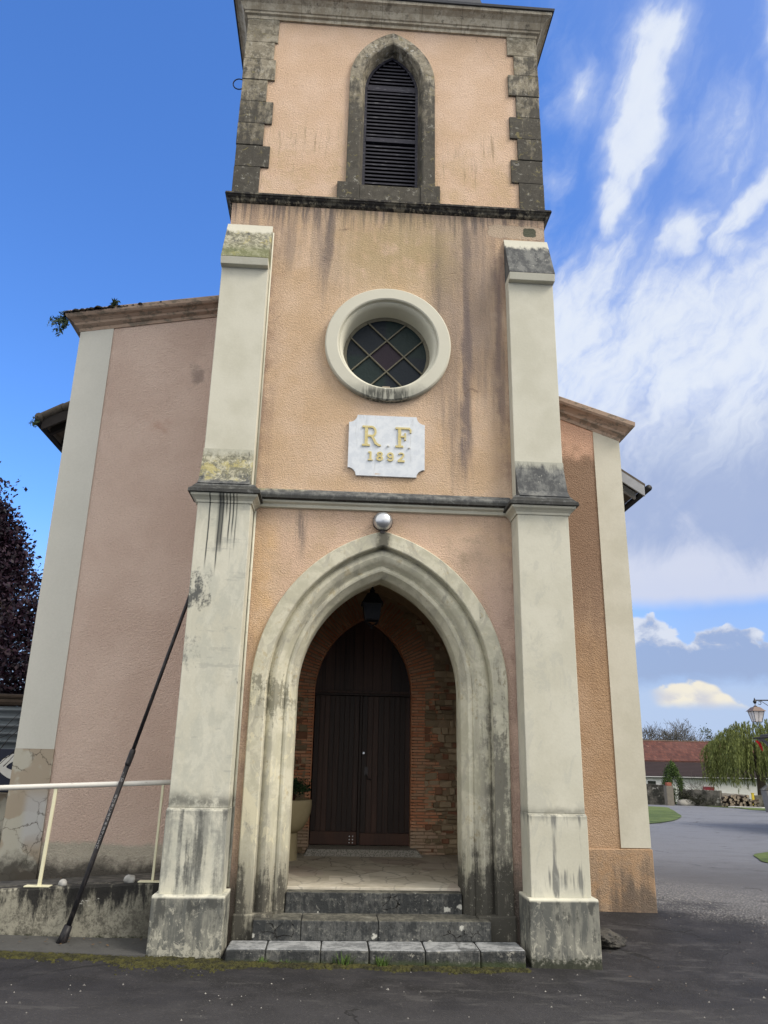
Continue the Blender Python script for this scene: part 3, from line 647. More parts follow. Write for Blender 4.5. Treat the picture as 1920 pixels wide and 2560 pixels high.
# ================================================================== the church
church = empty('church', label='small village church with square bell tower, orange and cream render and a pointed doorway', cat='church')
TW = 2.43
circ = lambda r, cx, cz, n=48: [(cx+r*cos(2*pi*i/n), cz+r*sin(2*pi*i/n)) for i in range(n)]
def pointed_hole(w, zs, c, zb): return [(-w, zb)]+arch_pts(w, zs, c, 20)+[(w, zb)]
mb = plate([[(-TW, -.6), (-1.5, -.6)]+[(-1.5, 2.55)]+arch_pts(1.5, 2.55, .512, 20)[1:-1]+[(1.5, 2.55), (1.5, -.6), (TW, -.6), (TW, 13.6), (-TW, 13.6)],
            circ(.80, .01, 7.48), pointed_hole(.60, 12.4, .393, 10.1)], 0., .35)
mb.box(-TW, -TW+.4, .35, 4.86, -.6, 13.6); mb.box(TW-.4, TW, .35, 4.86, -.6, 13.6); mb.box(-TW+.4, TW-.4, 4.5, 4.86, 4.8, 13.6)
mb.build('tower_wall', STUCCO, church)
# black box put in for the darkness behind the openings
mb = MB(); mb.box(-2.03, 2.03, .62, 4.4, 4.9, 13.5); mb.build('tower_dark_fill', BLACK, church)
# corner stones
for sgn, zs_, wide in ((-1, [13.56, 13.04, 12.675, 12.24, 11.80, 11.35, 10.92, 10.505, 9.975], [1.925, 1.973, 1.93, 2.043, 1.922, 2.037, 1.92, 2.048]),
                       (1, [13.61, 13.135, 12.712, 12.266, 11.826, 11.382, 10.96, 10.508, 9.975], [1.945, 2.052, 1.94, 2.06, 1.938, 2.056, 1.936, 2.054])):
    mb = MB()
    for i, w in enumerate(wide):
        z1, z0 = zs_[i]-.004, zs_[i+1]+.004; e = .004*(i % 3); X0, X1 = sorted((sgn*w, sgn*(TW+.022+e)))
        mb.box(X0, X1, -.028-e, .5 if i % 2 else .9, z0, z1)
    mb.build('corner_stones', STONE, church, bevel=.008)
# crown cornice, roof edge, spire
TP = [(-TW, 4.86), (-TW, 0.), (TW, 0.), (TW, 4.86)]
mb = MB()
plan_sweep(mb, TP, [(.0, 13.54), (.035, 13.54), (.04, 13.60), (.075, 13.615), (.08, 13.65), (.10, 13.66), (.115, 13.69), (.15, 13.76), (.215, 13.815), (.255, 13.83), (.262, 13.885), (.0, 13.885)])
mb.build('cornice', CORN, church)
mb = MB(); plan_sweep(mb, TP, [(-.3, 13.888), (.292, 13.888), (.30, 13.93), (-.3, 13.98)]); mb.build('roof_edge', SLATE, church)
mb = MB()
def ring(h, r, z, ch=0.):
    c0 = (0, 2.43)
    return [(c0[0]+r*cos(pi/4+k*pi/2), c0[1]+r*sin(pi/4+k*pi/2), z) for k in range(4)]
rr = [(3.0, 13.95), (2.62, 14.5), (2.28, 15.6), (1.95, 16.8), (.9, 20.4), (.03, 23.)]
o = 0
for r, z in rr: mb.v += ring(0, r, z)
for i in range(len(rr)-1):
    for k in range(4): mb.f.append((i*4+k, i*4+(k+1) % 4, i*4+4+(k+1) % 4, i*4+4+k))
mb.build('spire_roof', SLATE, church)
# upper string course
mb = MB(); plan_sweep(mb, TP, [(.0, 10.0), (.03, 9.995), (.10, 9.962), (.108, 9.925), (.092, 9.915), (.082, 9.895), (.06, 9.878), (.045, 9.85), (.018, 9.832), (.0, 9.828)])
mb.build('string_course', STRING, church)
# louvre window
win = None
mb = MB(); arch_sweep(mb, [(.60, .3), (.705, .05), (.705, -.045), (.52, -.045), (.495, -.03), (.445, .20), (.60, .3)], 12.4, .393, 10.29)
win = mb.build('belfry_window', STONE, church, bevel=.006)
mb = MB(); mb.box(-.835, -.49, -.055, .1, 10.0, 10.315); mb.box(.475, .785, -.055, .1, 10.0, 10.33); mb.box(-.49, .475, -.04, .3, 10.0, 10.285)
mb.build('sill', STONE, win, bevel=.01)
mb = MB()
arch_sweep(mb, [(.455, .19), (.455, .25), (.405, .25), (.405, .19)], 12.4, .393, 10.287, closed=True)
for z in (12.44, 11.38): mb.box(-.405, .405, .180, .248, z-.042, z+.042)
mb.build('louvre_frame', LOUV, win)
mb = MB(); z = 10.31; R_ = .405+.393
while z < 13.1:
    if all(abs(z+.02-b) > .05 for b in (12.44, 11.38)):
        hw = .405 if z < 12.4 else max(0., sqrt(max(0, R_**2-(z-12.4+.03)**2))-.393)
        if hw > .04: mb.hexa([(-hw, .188, z-.024), (hw, .188, z-.024), (hw, .262, z+.018), (-hw, .262, z+.018), (-hw, .188, z+.006), (hw, .188, z+.006), (hw, .262, z+.04), (-hw, .262, z+.04)])
    z += .0735
mb.build('louvre_slats', LOUV, win)
mb = MB(); mb.prism_y([(-.5, 10.2)]+arch_pts(.5, 12.4, .393, 8)+[(.5, 10.2)], .35, .37); mb.build('dark_backing', BLACK, win)  # black sheet set behind the slats for the darkness inside
# oculus
OX, OZ = .012, 7.478
rw = MB(); rw.lathe([(.78, .02), (.922, .0), (.918, -.075), (.90, -.095), (.745, -.10), (.728, -.088), (.722, -.03), (.705, -.03), (.685, -.012), (.665, .05), (.645, .33)], (OX, 0, OZ), 96, 'y')
def m_oring(t):
    P = t.obj(); x, y, z = t.xyz(P); n = t.noise(P, 5., 8., .7); st = t.noise(P, (22., 22., 3.), 5., .6)
    c = t.mix((.51, .50, .42), (.59, .58, .49), t.noise(P, 2., 5.))
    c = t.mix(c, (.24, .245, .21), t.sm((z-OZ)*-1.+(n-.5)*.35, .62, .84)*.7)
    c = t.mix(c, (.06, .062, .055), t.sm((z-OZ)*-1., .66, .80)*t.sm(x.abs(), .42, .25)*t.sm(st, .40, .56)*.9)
    return c, n
rwin = rw.build('round_window', material('round_window_paint', m_oring, .8, .3, .01), church, smooth=True)
md = rwin.modifiers.new('edge', 'EDGE_SPLIT'); md.split_angle = radians(35)
mb = MB(); mb.lathe([(.02, .318), (.66, .318)], (OX, 0, OZ), 48, 'y'); mb.f.append(tuple(range(48))); mb.build('glass', GLASSD, rwin)
LEADM = material('old_grey_frame', m_plain((.15, .14, .105), .45, 25.), .8)
mb = MB(); mb.lathe([(.60, .30), (.655, .28), (.655, .31)], (OX, 0, OZ), 64, 'y')
for a, b in ((1, 1), (1, -1), (-1, 1), (-1, -1)):           # four diagonal bars
    u = Vector((a, 0, -b)).normalized(); c0 = Vector((OX+a*.13, .295, 7.47+b*.13)); L = .60
    wv = Vector((a, 0, b)).normalized()*.0085; yy = .004 if a*b > 0 else 0.
    p0, p1 = c0-u*L, c0+u*L
    mb.hexa([p0-wv+Vector((0, -.010-yy, 0)), p1-wv+Vector((0, -.010-yy, 0)), p1+wv+Vector((0, -.010-yy, 0)), p0+wv+Vector((0, -.010-yy, 0)),
             p0-wv+Vector((0, .012, 0)), p1-wv+Vector((0, .012, 0)), p1+wv+Vector((0, .012, 0)), p0+wv+Vector((0, .012, 0))])
mb.build('glazing_bars', LEADM, rwin)
mb = MB(); mb.box(-.045, .07, .24, .30, 6.90, 6.945); mb.build('vent_block', material('pale_block', m_plain((.32, .27, .21), .1), .8), rwin, bevel=.005)
# lower string course between the buttresses
mb = MB(); mb.prism_x([(.0, 5.20), (-.05, 5.175), (-.15, 5.09), (-.155, 5.025), (-.11, 5.012), (.0, 5.012)], -1.74, 1.74); mb.build('weathered_course', LEDGE, church)
mb = MB(); mb.prism_x([(.0, 5.010), (-.10, 5.010), (-.095, 4.985), (-.055, 4.965), (-.045, 4.925), (.0, 4.92)], -1.74, 1.74); mb.build('cream_moulding', CREAM, church)
# buttresses
for sgn in (-1, 1):
    X = lambda a, b: (min(sgn*a, sgn*b), max(sgn*a, sgn*b))
    xa, xb = X(1.785, 2.46)
    b = MB(); b.prism_x([(.0, 5.0), (-.20, 5.0), (-.20, 8.62), (.0, 8.62)], xa, xb)
    x0, x1 = X(1.757, 2.445); b.prism_x([(.0, 1.135), (-.375, 1.135), (-.375, 5.0), (.0, 5.0)], x0, x1)
    x0, x1 = X(1.752, 2.452); b.prism_x([(.0, .235), (-.425, .235), (-.43, 1.11), (-.38, 1.135), (.0, 1.135)], x0, x1)
    bt = b.build('buttress', CREAM, church, bevel=.008, label='%s buttress of the tower%s' % ('left' if sgn < 0 else 'right', ', streaked with black drips' if sgn < 0 else ', mostly clean cream'))
    x0, x1 = X(1.702, 2.502); b = MB(); b.prism_x([(.0, -.7), (-.525, -.7), (-.525, .215), (-.505, .24), (.0, .24)], x0, x1); b.build('plinth', CREAM, bt, bevel=.012)
    x0, x1 = X(1.782, 2.468)
    b = MB(); b.prism_x([(.0, 9.44), (-.315, 8.66), (-.32, 8.645), (.0, 8.645)], x0, x1); b.build('cap_slope', LEDGE, bt, bevel=.004)
    b = MB(); b.prism_x([(.0, 8.643), (-.318, 8.643), (-.29, 8.535), (-.20, 8.53), (.0, 8.53)], x0, x1); b.build('cap', CREAM, bt, bevel=.006)
    # lower weathering: steep slope then flared lip, mitred round three sides
    x0, x1 = X(1.79, 2.468); b = MB(); b.prism_x([(.0, 5.68), (-.203, 5.67), (-.215, 5.55), (-.33, 5.20), (-.42, 5.10), (.0, 5.10)], x0, x1)
    path = [(sgn*1.757, .0), (sgn*1.757, -.375), (sgn*2.445, -.375), (sgn*2.445, .0)]
    if sgn < 0: path = path[::-1]
    plan_sweep(b, path, [(-.05, 5.10), (.03, 5.10), (.085, 5.03), (.115, 5.005), (.12, 4.96), (.09, 4.955), (-.05, 4.955)]); b.build('weathering', LEDGE, bt)
    b = MB(); plan_sweep(b, path, [(-.05, 4.953), (.088, 4.953), (.082, 4.925), (.045, 4.90), (.02, 4.875), (.016, 4.845), (-.05, 4.84)]); b.build('moulding', CREAM, bt)
# thin cream tubes added to stand for the lit side return of the left buttress
mb = MB(); mb.tube([(-1.735, -.022, .26), (-1.735, -.022, 4.86)], .017, 8); mb.tube([(-1.768, -.022, 5.22), (-1.768, -.022, 9.3)], .014, 8); mb.build('lit_return', CREAM, church, smooth=True)
# doorway mouldings
random.seed(5)
mb = MB()
prof = [(1.50, .2), (1.636, .02), (1.636, -.045), (1.625, -.052), (1.452, -.052), (1.438, -.042), (1.436, .05), (1.425, .085), (1.41, .07), (1.375, .045), (1.33, .04), (1.285, .062), (1.255, .10), (1.235, .15), (1.215, .165), (1.20, .15), (1.175, .145), (1.15, .155), (1.135, .185), (1.085, .255), (1.075, .27), (1.07, .30), (1.07, .62)]
arch_sweep(mb, prof, 2.55, .512, -.5, 28)
da = mb.build('doorway_arch', ARCH, church, smooth=True); md = da.modifiers.new('edge', 'EDGE_SPLIT'); md.split_angle = radians(32)
for s in (-1, 1):
  mb = MB(); mb.hexa([(s*1.655, -.075, -.6), (s*1.20, -.075, -.6), (s*1.20, .12, -.6), (s*1.655, .12, -.6), (s*1.655, -.072, -.02), (s*1.20, -.072, -.02), (s*1.20, .12, -.02), (s*1.655, .12, -.02)])
  mb.build('jamb_foot', ARCH, church, bevel=.02)
# steps: three risers
def stones(x0, x1, y0, y1, z0, z1, cuts, jit=.006):
    m = MB(); cs = [x0]+cuts+[x1]
    for a, b in zip(cs[:-1], cs[1:]):
        d = [random.uniform(-jit, jit) for _ in range(6)]
        m.hexa([(a+.002, y0+d[0], z0), (b-.002, y0+d[1], z0), (b-.002, y1, z0), (a+.002, y1, z0), (a+.002+d[4], y0+d[0]+.01, z1+d[2]*1.2), (b-.002+d[5], y0+d[1]+.01, z1+d[3]*1.2), (b-.002, y1, z1), (a+.002, y1, z1)])
    return m
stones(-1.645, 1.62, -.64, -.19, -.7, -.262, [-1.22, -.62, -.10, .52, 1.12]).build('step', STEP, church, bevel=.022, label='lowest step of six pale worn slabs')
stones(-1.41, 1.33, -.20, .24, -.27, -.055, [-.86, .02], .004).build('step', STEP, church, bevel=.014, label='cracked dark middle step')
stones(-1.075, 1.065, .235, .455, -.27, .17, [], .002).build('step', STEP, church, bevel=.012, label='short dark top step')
mb = MB(); mb.box(-1.6, 1.6, .43, 4.1, -.3, .2); mb.build('porch_floor', FLAG, church, bevel=.006)
mb = MB()
mb.hexa([(-1.0, 3.42, .15), (1.0, 3.42, .15), (1.0, 4.2, .15), (-1.0, 4.2, .15), (-.92, 3.50, .30), (.86, 3.50, .30), (.86, 4.2, .30), (-.92, 4.2, .30)])
mb.build('door_step', PEBB, church, bevel=.015)
# porch: side walls and vault in rubble, back wall with brick arch
mb = MB(); arch_sweep(mb, [(1.07, .62), (1.62, .63), (1.62, 4.2)], 2.55, .512, -.3, 20); mb.build('porch_vault', MORT, church)
DC, DW, DZS, DCC = -.07, .848, 2.80, .60
def sh(pts, dx): return [(x+dx, z) for x, z in pts]
mb = plate([[(-1.66, .1), (DC-DW-.04, .1)]+sh(arch_pts(DW+.04, DZS, DCC, 20), DC)+[(DC+DW+.04, .1), (1.66, .1), (1.66, 5.), (-1.66, 5.)]], 3.83, 4.2)
mb.build('porch_back_wall', MORT, church)
# individual bricks round the door, laid on the face of the back wall, turning with the arch
random.seed(21)
mb = MB()
def frame_at(s_):                                             # path position -> (point, tangent, outward), right half mirrored
    if s_ < DZS-.2: return (DW, .2+s_), (0, 1), (1, 0)
    R = DW+DCC; a = (s_-(DZS-.2))/R
    return (-DCC+R*cos(a), DZS+R*sin(a)), (-sin(a), cos(a)), (cos(a), sin(a))
amax = acos(DCC/(DW+DCC)); total = DZS-.2+amax*(DW+DCC)
for side in (-1, 1):
    s_ = 0.; row = 0
    while s_ < total-.03:
        h = random.uniform(.042, .052); (px, pz), tg, ou = frame_at(s_+h/2)
        r = 0. if row % 2 == 0 else 0.; d = 0.; lim = .42+random.uniform(-.12, .16) if s_ < DZS-.1 else .44+random.uniform(-.03, .03)
        first = True
        while d < lim:
            L = random.uniform(.19, .25) if not (first and row % 2) else random.uniform(.09, .13); first = False
            L = min(L, lim-d+.04)
            if L > .05:
                yy = 3.83-random.uniform(.012, .034); q = []
                for y_ in (yy, 3.86):
                    for u_, v_ in ((d, -h/2), (d+L-.012, -h/2), (d+L-.012, h/2-.011), (d, h/2-.011)):
                        k_ = 1.+.0*u_; jx = random.uniform(-.003, .003)
                        q.append((DC+side*(px+ou[0]*(u_+jx)+tg[0]*v_), y_, pz+ou[1]*(u_+jx)+tg[1]*v_))
                mb.hexa(q)
            d += L
        s_ += h+.004; row += 1
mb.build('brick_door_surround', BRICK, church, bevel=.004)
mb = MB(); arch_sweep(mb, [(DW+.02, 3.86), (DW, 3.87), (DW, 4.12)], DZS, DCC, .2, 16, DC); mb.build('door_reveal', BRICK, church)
# rubble stones on the back wall beyond the bricks and on the right side wall
mb = MB(); random.seed(9)
z = .22
while z < 4.7:
    h = random.uniform(.05, .13)
    for side in (-1, 1):
        x = 1.02 if z < 3.0 else .3
        while x < 1.62:
            w = random.uniform(.07, .24)
            ex = (x+w/2); rad = sqrt((ex+DCC+.06*side)**2+max(0, z-DZS)**2) if z > DZS else 9
            if z <= DZS or rad > DW+DCC+.47:
                if random.random() < .9:
                    j = lambda: random.uniform(-.014, .014); yy = 3.83-random.uniform(.01, .07)
                    X0, X1 = side*x+DC*.0, side*(x+w-.018); X0, X1 = min(X0, X1), max(X0, X1)
                    mb.hexa([(X0+j(), yy, z+j()), (X1+j(), yy+j(), z+j()), (X1, 3.86, z), (X0, 3.86, z), (X0+j(), yy+j(), z+h-.015+j()), (X1+j(), yy, z+h-.015+j()), (X1, 3.86, z+h-.015), (X0, 3.86, z+h-.015)])
            x += w
    z += h
z = .22
while z < 2.6:
    h = random.uniform(.06, .13); y = .8
    while y < 3.7:
        w = random.uniform(.1, .3); xx = 1.62-random.uniform(.01, .06)
        for s in (1, -1): mb.hexa([(s*xx, y, z), (s*xx, y+w-.02, z), (s*1.64, y+w-.02, z), (s*1.64, y, z), (s*xx, y, z+h-.02), (s*xx, y+w-.02, z+h-.02), (s*1.64, y+w-.02, z+h-.02), (s*1.64, y, z+h-.02)])
        y += w
    z += h
mb.build('rubble_masonry', RUBB, church, bevel=.012)
# door: two plank leaves, transom, plank tympanum
DY = 4.05
def planks(x0, x1, z0, z1, n, y0=DY, name='door_leaf', **k):
    m = MB(); w = (x1-x0)/n
    for i in range(n): m.box(x0+i*w+.003, x0+(i+1)*w-.003, y0-.0-.002*(i % 2), y0+.05, z0, z1)
    m.box(x0, x1, y0+.012, y0+.055, z0, z1)
    return m
lf = planks(-.905, -.118, .52, 2.755, 9); lf.box(-.905, -.118, DY-.018, DY+.05, .312, .518); lf = lf.build('door_leaf', WOOD, church, bevel=.004, label='left plank door leaf with six studs')
rf = planks(-.066, .79, .50, 2.755, 9); rf.box(-.066, .79, DY-.016, DY+.05, .312, .498); rf = rf.build('door_leaf', WOOD, church, bevel=.004, label='right plank door leaf with latch handle')
mb = MB(); mb.box(-.116, -.068, DY-.035, DY+.02, .315, 2.755); mb.build('cover_strip', WOOD, rf, bevel=.006)
IRON = material('worn_iron', m_plain((.05, .045, .045), .3, 30.), .4, metallic=.6)
mb = MB(); mb.box(-.01, .05, DY-.012, DY, 1.42, 1.56); mb.tube([(.02, DY-.01, 1.44), (.02, DY-.055, 1.43), (.05, DY-.065, 1.37), (.12, DY-.06, 1.355)], .010, 6); mb.build('handle', IRON, rf)
mb = MB(); mb.lathe([(.001, -.03), (.018, -.03), (.022, -.015), (.022, 0.)], (-.03, DY, 1.79), 14, 'y'); mb.build('lock', ALU, rf)
STUD = material('bright_studs', m_plain((.85, .85, .86), .02), .35, metallic=.2)
for i in range(2):
    for j in range(3): mb = MB(); mb.lathe([(.0005, -.012), (.009, -.010), (.011, 0.)], (-.235+i*.055, DY-.018, .345+j*.05), 10, 'y'); mb.build('stud', STUD, lf)
mb = MB(); mb.box(-.925, .80, DY-.03, DY+.05, 2.762, 2.80); mb.box(-.925, .80, DY-.045, DY+.05, 2.80, 2.845); mb.build('transom', WOOD, church, bevel=.006)
mb = MB(); ap = sh(arch_pts(DW+.01, DZS, DCC, 12), DC)
n = 10
R_ = DW+.01+DCC
for i in range(n):
    xa, xb = DC-DW+i*2*DW/n+.003, DC-DW+(i+1)*2*DW/n-.003
    zt = lambda x: DZS+sqrt(max(0., R_**2-(abs(x-DC)+DCC)**2))
    mb.prism_y([(xa, 2.847), (xb, 2.847), (xb, zt(xb)), ((xa+xb)/2, zt((xa+xb)/2)), (xa, zt(xa))], DY+.01, DY+.05)
mb.build('tympanum', WOOD, church)
mb = MB(); mb.box(-1.2, 1.2, 4.2, 4.25, .2, 5.); mb.build('inner_dark', BLACK, church)

# nave front walls
def slope_L(x): return 8.589+(x+5.155)*(9.025-8.589)/(2.258)
def slope_R(x): return 7.366-(x-3.128)*(.375/1.02)
mb = MB(); mb.prism_y([(-5.155, -.6), (-2.40, -.6), (-2.40, slope_L(-2.4)), (-5.155, slope_L(-5.155))], 2., 3.2)
mb.prism_y([(2.40, -.7), (4.145, -.7), (4.145, slope_R(4.145)), (2.40, slope_R(2.4))], 2., 3.2)
mb.box(-5.14, -4.7, 3.2, 24, -.6, 7.7); mb.box(3.7, 4.13, 3.2, 24, -.6, 6.95)
mb.build('nave_wall', NAVE, church)
mb = MB(); mb.prism_y([(-5.160, 1.752), (-4.61, 1.752), (-4.61, slope_L(-4.61)), (-5.160, slope_L(-5.160))], 1.985, 3.205)
mb.build('pilaster', CREAM, church, label='tall cream corner strip of the left nave wall')
mb = MB(); mb.prism_y([(3.70, .53), (4.152, .53), (4.152, slope_R(4.152)), (3.70, slope_R(3.70))], 1.985, 3.205)
mb.build('pilaster', CREAM, church, label='narrow cream corner strip of the right nave wall')
mb = MB(); mb.prism_y([(-5.162, -.6), (-4.605, -.6), (-4.605, 1.75), (-5.162, 1.75)], 1.978, 3.20); mb.build('plaster_patch', CRACK, church)
mb = MB(); mb.box(2.5, 4.165, 1.965, 3.2, -.7, .515); mb.build('nave_plinth', NAVE, church, bevel=.012)
# raking cornices with their returns
cp = [(-.02, -.005), (.02, -.005), (.03, .05), (.09, .085), (.10, .12), (.15, .155), (.20, .17), (.225, .20), (.23, .27), (.20, .30), (-.02, .31)]
mb = MB(); plan_sweep(mb, [(-5.155, 3.4), (-5.155, 2.), (-2.42, 2.)], [(d, z) for d, z in cp], lambda x, y: slope_L(max(x, -5.155)) if y < 2.5 else slope_L(-5.155)); mb.build('raking_cornice', TERRA, church)
mb = MB(); plan_sweep(mb, [(2.42, 2.), (4.145, 2.), (4.145, 3.4)], [(d, z) for d, z in cp], lambda x, y: slope_R(min(x, 4.145)) if y < 2.5 else slope_R(4.145)); mb.build('raking_cornice', TERRA, church)
# nave roof behind: tiles, boards and gutters of the eaves
BOARD = material('grey_boards', m_plain((.30, .31, .33), .2, 8., 1), .8)
DKWOOD = material('dark_eave_wood', m_plain((.03, .026, .024), .3, 10.), .9)
for nm, ex, ez, sl, Y0, mt in (('L', -5.99, 7.36, .535, 3.0, DKWOOD), ('R', 4.98, 6.56, -.66, 3.0, BOARD)):
    sg = -1 if nm == 'L' else 1
    rx = -2.3 if nm == 'L' else 2.3; rz = ez+abs(sl)*abs(rx-ex)
    m = MB(); m.hexa([(ex, Y0, ez), (rx, Y0, rz), (rx, 24, rz), (ex, 24, ez), (ex, Y0, ez+.05), (rx, Y0, rz+.05), (rx, 24, rz+.05), (ex, 24, ez+.05)]); rfo = m.build('nave_roof', TILE_D, church)
    m = MB(); random.seed(4)
    y = Y0-.06
    if nm == 'L':
        for k in range(9):                                     # rounded edge tiles along the verge
            xx = ex+.02+k*.33; zz = ez+.06+abs(sl)*(k*.33); m.tube([(xx, Y0-.02, zz), (xx+.36, Y0-.02, zz+.36*sl+.03)], [.075, .065], 10)
        m.tube([(ex-.02, Y0-.1, ez+.03), (ex-.02, Y0+20, ez+.03)], .07, 8)
        m.build('verge_tiles', TILE_D, rfo, smooth=True)
    m = MB(); d_ = .20
    m.hexa([(ex+.03*-sg, Y0-.03, ez-d_), (rx, Y0-.03, rz-d_), (rx, Y0, rz-d_), (ex+.03*-sg, Y0, ez-d_), (ex+.03*-sg, Y0-.03, ez-.003), (rx, Y0-.03, rz-.003), (rx, Y0, rz-.003), (ex+.03*-sg, Y0, ez-.003)])
    m.build('barge_board', mt, rfo)
    m = MB()
    for k in range(24):
        yy = Y0+.35+k*.6; m.hexa([(ex+.05*-sg, yy, ez-.12), (rx, yy, rz-.12), (rx, yy+.08, rz-.12), (ex+.05*-sg, yy+.08, ez-.12), (ex+.05*-sg, yy, ez-.004), (rx, yy, rz-.004), (rx, yy+.08, rz-.004), (ex+.05*-sg, yy+.08, ez-.004)])
    m.build('rafters', BOARD if nm == 'R' else DKWOOD, rfo)
    m = MB(); m.tube([(ex+sg*.06, Y0-.02, ez-.03), (ex+sg*.06, 24, ez-.03)], .06, 8); m.build('gutter', DARKM, rfo, smooth=True)
# cable loop at the left corner of the tower
mb = MB(); cx_, cz_ = -2.47, 12.46
mb.tube([(cx_-.09+.10*cos(a), .3, cz_+.11*sin(a)) for a in frange(.5, 5.9, 16)], .010, 6); mb.tube([(-2.46, .3, 12.9), (-2.475, .3, 12.3)], .012, 6)
mb.build('cable_loop', DARKM, church)

# ------------------------------------------------------------------ things on the church
# plaque with letters
pq = empty('plaque', (.02, 0, 5.885), label='white notched plaque on the tower front reading R.F. 1892 in gilt letters', cat='plaque')
def notched(hw, hh, r, n=7):
    pts = []
    for cx_, cz_, a0 in ((hw, hh, 1.5), (-hw, hh, 2.), (-hw, -hh, .0), (hw, -hh, .5)):
        arc = [(cx_+r*cos(pi*(a0-.5*i/n)+pi*0), cz_+r*sin(pi*(a0-.5*i/n))) for i in range(n+1)]
        pts.append(arc)
    return pts[0]+pts[1]+pts[2]+pts[3]
def corner(cx_, cz_, r, a0, a1, n=7): return [(cx_+r*cos(radians(a0+(a1-a0)*i/n)), cz_+r*sin(radians(a0+(a1-a0)*i/n))) for i in range(n+1)]
hw, hh, r = .535, .455, .115
ol = corner(hw, hh, r, 270, 180)+corner(-hw, hh, r, 360, 270)+corner(-hw, -hh, r, 90, 0)+corner(hw, -hh, r, 180, 90)
def m_plq(t):
    P = t.obj(); x, y, z = t.xyz(P); n = t.noise(P, 9., 7., .7)
    c = t.mix((.58, .625, .68), (.66, .70, .745), t.sm(n, .4, .6))
    c = t.mix(c, (.40, .42, .43), t.sm(t.noise(P, (14., 14., 2.), 6., .7, (2., 2., 2.)), .56, .66)*.35)
    c = t.mix(c, (.55, .42, .30), t.sm(t.box(x, z, -.16, -.06, -.44, -.41, .02, .01)+(n-.5)*2., .75, 1.)*.7)
    c = t.mix(c, (.58, .50, .36), t.sm(t.box(x, z, -.10, -.07, .02, .10, .02, .02)+(t.noise(P, 30., 4.)-.5)*2., .9, 1.1)*.7)
    c = t.mix(c, (.52, .55, .58), t.sm(n, .62, .75)*.4)
    return c, n
plate([ol], -.035, .02).build('panel', material('plaque_white', m_plq, .6, .15, .005), pq)
def LT(parts, ol=None, extra=None):
    m = MB()
    for i, p in enumerate(parts):
        q = plate(p if isinstance(p[0][0], (tuple, list)) else [p], -.050-.0008*i, -.030); m.add(q.v, q.f)
    return m
def ribbon(c, w):                                             # closed outline of a stroke
    L = []; Rr = []
    for i, p in enumerate(c):
        a = Vector(c[max(0, i-1)]); b_ = Vector(c[min(len(c)-1, i+1)]); d = (b_-a).normalized(); n_ = Vector((-d.y, d.x)); ww = w[i] if isinstance(w, list) else w
        L.append(tuple(Vector(p)+n_*ww/2)); Rr.append(tuple(Vector(p)-n_*ww/2))
    return L+Rr[::-1]
def arcp(cx_, cz_, rx_, rz_, a0, a1, n=14): return [(cx_+rx_*cos(radians(a0+(a1-a0)*i/n)), cz_+rz_*sin(radians(a0+(a1-a0)*i/n))) for i in range(n+1)]
def rect(x0, x1, z0, z1): return [(x0, z0), (x1, z0), (x1, z1), (x0, z1)]
# letter coordinates are relative to the plaque centre (.02, 5.885)
z0, z1 = -.018, .287
x0 = -.345
LT([rect(x0+.035, x0+.078, z0+.02, z1-.01), rect(x0, x0+.11, z0, z0+.028), ribbon([(x0+.0, z1-.014), (x0+.11, z1-.014)]+arcp(x0+.125, z1-.085, .06, .071, 90, -70, 12)+[(x0+.125, z0+.155), (x0+.07, z0+.155)], .028),
    ribbon([(x0+.135, z0+.150), (x0+.165, z0+.10), (x0+.19, z0+.045), (x0+.235, z0+.014), (x0+.262, z0+.014)], [.03, .034, .036, .03, .02])]).build('letter', GOLD, pq)
x0 = .122
LT([rect(x0+.035, x0+.078, z0+.02, z1-.02), rect(x0, x0+.11, z0-.004, z0+.024), rect(x0, x0+.20, z1-.032, z1-.004), ribbon([(x0+.19, z1-.02), (x0+.212, z1-.04), (x0+.212, z1-.085)], [.026, .028, .024]), rect(x0+.07, x0+.14, z0+.148, z0+.172), rect(x0+.125, x0+.147, z0+.105, z0+.215)]).build('letter', GOLD, pq)
DOTP = material('dot_paint', m_plain((.62, .63, .6), .1), .6)
for x_, z_ in ((.02, -.005), (.315, -.022)): m = MB(); m.lathe([(.001, -.06), (.014, -.058), (.017, -.03)], (x_, 0, z_), 12, 'y'); m.build('full_stop', DOTP, pq)
zb, zt_ = -.232, -.098
x0 = -.257; LT([rect(x0+.02, x0+.048, zb+.01, zt_-.004), rect(x0, x0+.066, zb, zb+.018), rect(x0+.003, x0+.035, zt_-.024, zt_)]).build('letter', GOLD, pq)
x0 = -.095; LT([[ [(x0+a, zb+b) for a, b in arcp(0, .036, .048, .038, 0, 360, 20)[:-1]], [(x0+a, zb+b) for a, b in arcp(0, .036, .021, .015, 0, 360, 14)[:-1]] ], [[(x0+a, zb+b) for a, b in arcp(0, .099, .042, .035, 0, 360, 20)[:-1]], [(x0+a, zb+b) for a, b in arcp(0, .099, .017, .013, 0, 360, 14)[:-1]]]]).build('letter', GOLD, pq)
x0 = .053; LT([[[(x0+a, zb+b) for a, b in arcp(0, .088, .046, .043, 0, 360, 20)[:-1]], [(x0+a, zb+b) for a, b in arcp(0, .088, .020, .019, 0, 360, 14)[:-1]]], ribbon([(x0+.036, zb+.085), (x0+.034, zb+.05)]+arcp(x0, zb+.036, .034, .028, 0, -170, 10), [.022]*7+[.024]*6)]).build('letter', GOLD, pq)
x0 = .205; LT([ribbon(arcp(x0, zb+.098, .033, .027, 165, -25, 12)+[(x0+.008, zb+.052), (x0-.030, zb+.020)], [.020]*11+[.024, .024, .024, .024]), rect(x0-.048, x0+.048, zb-.008, zb+.020)]).build('letter', GOLD, pq)
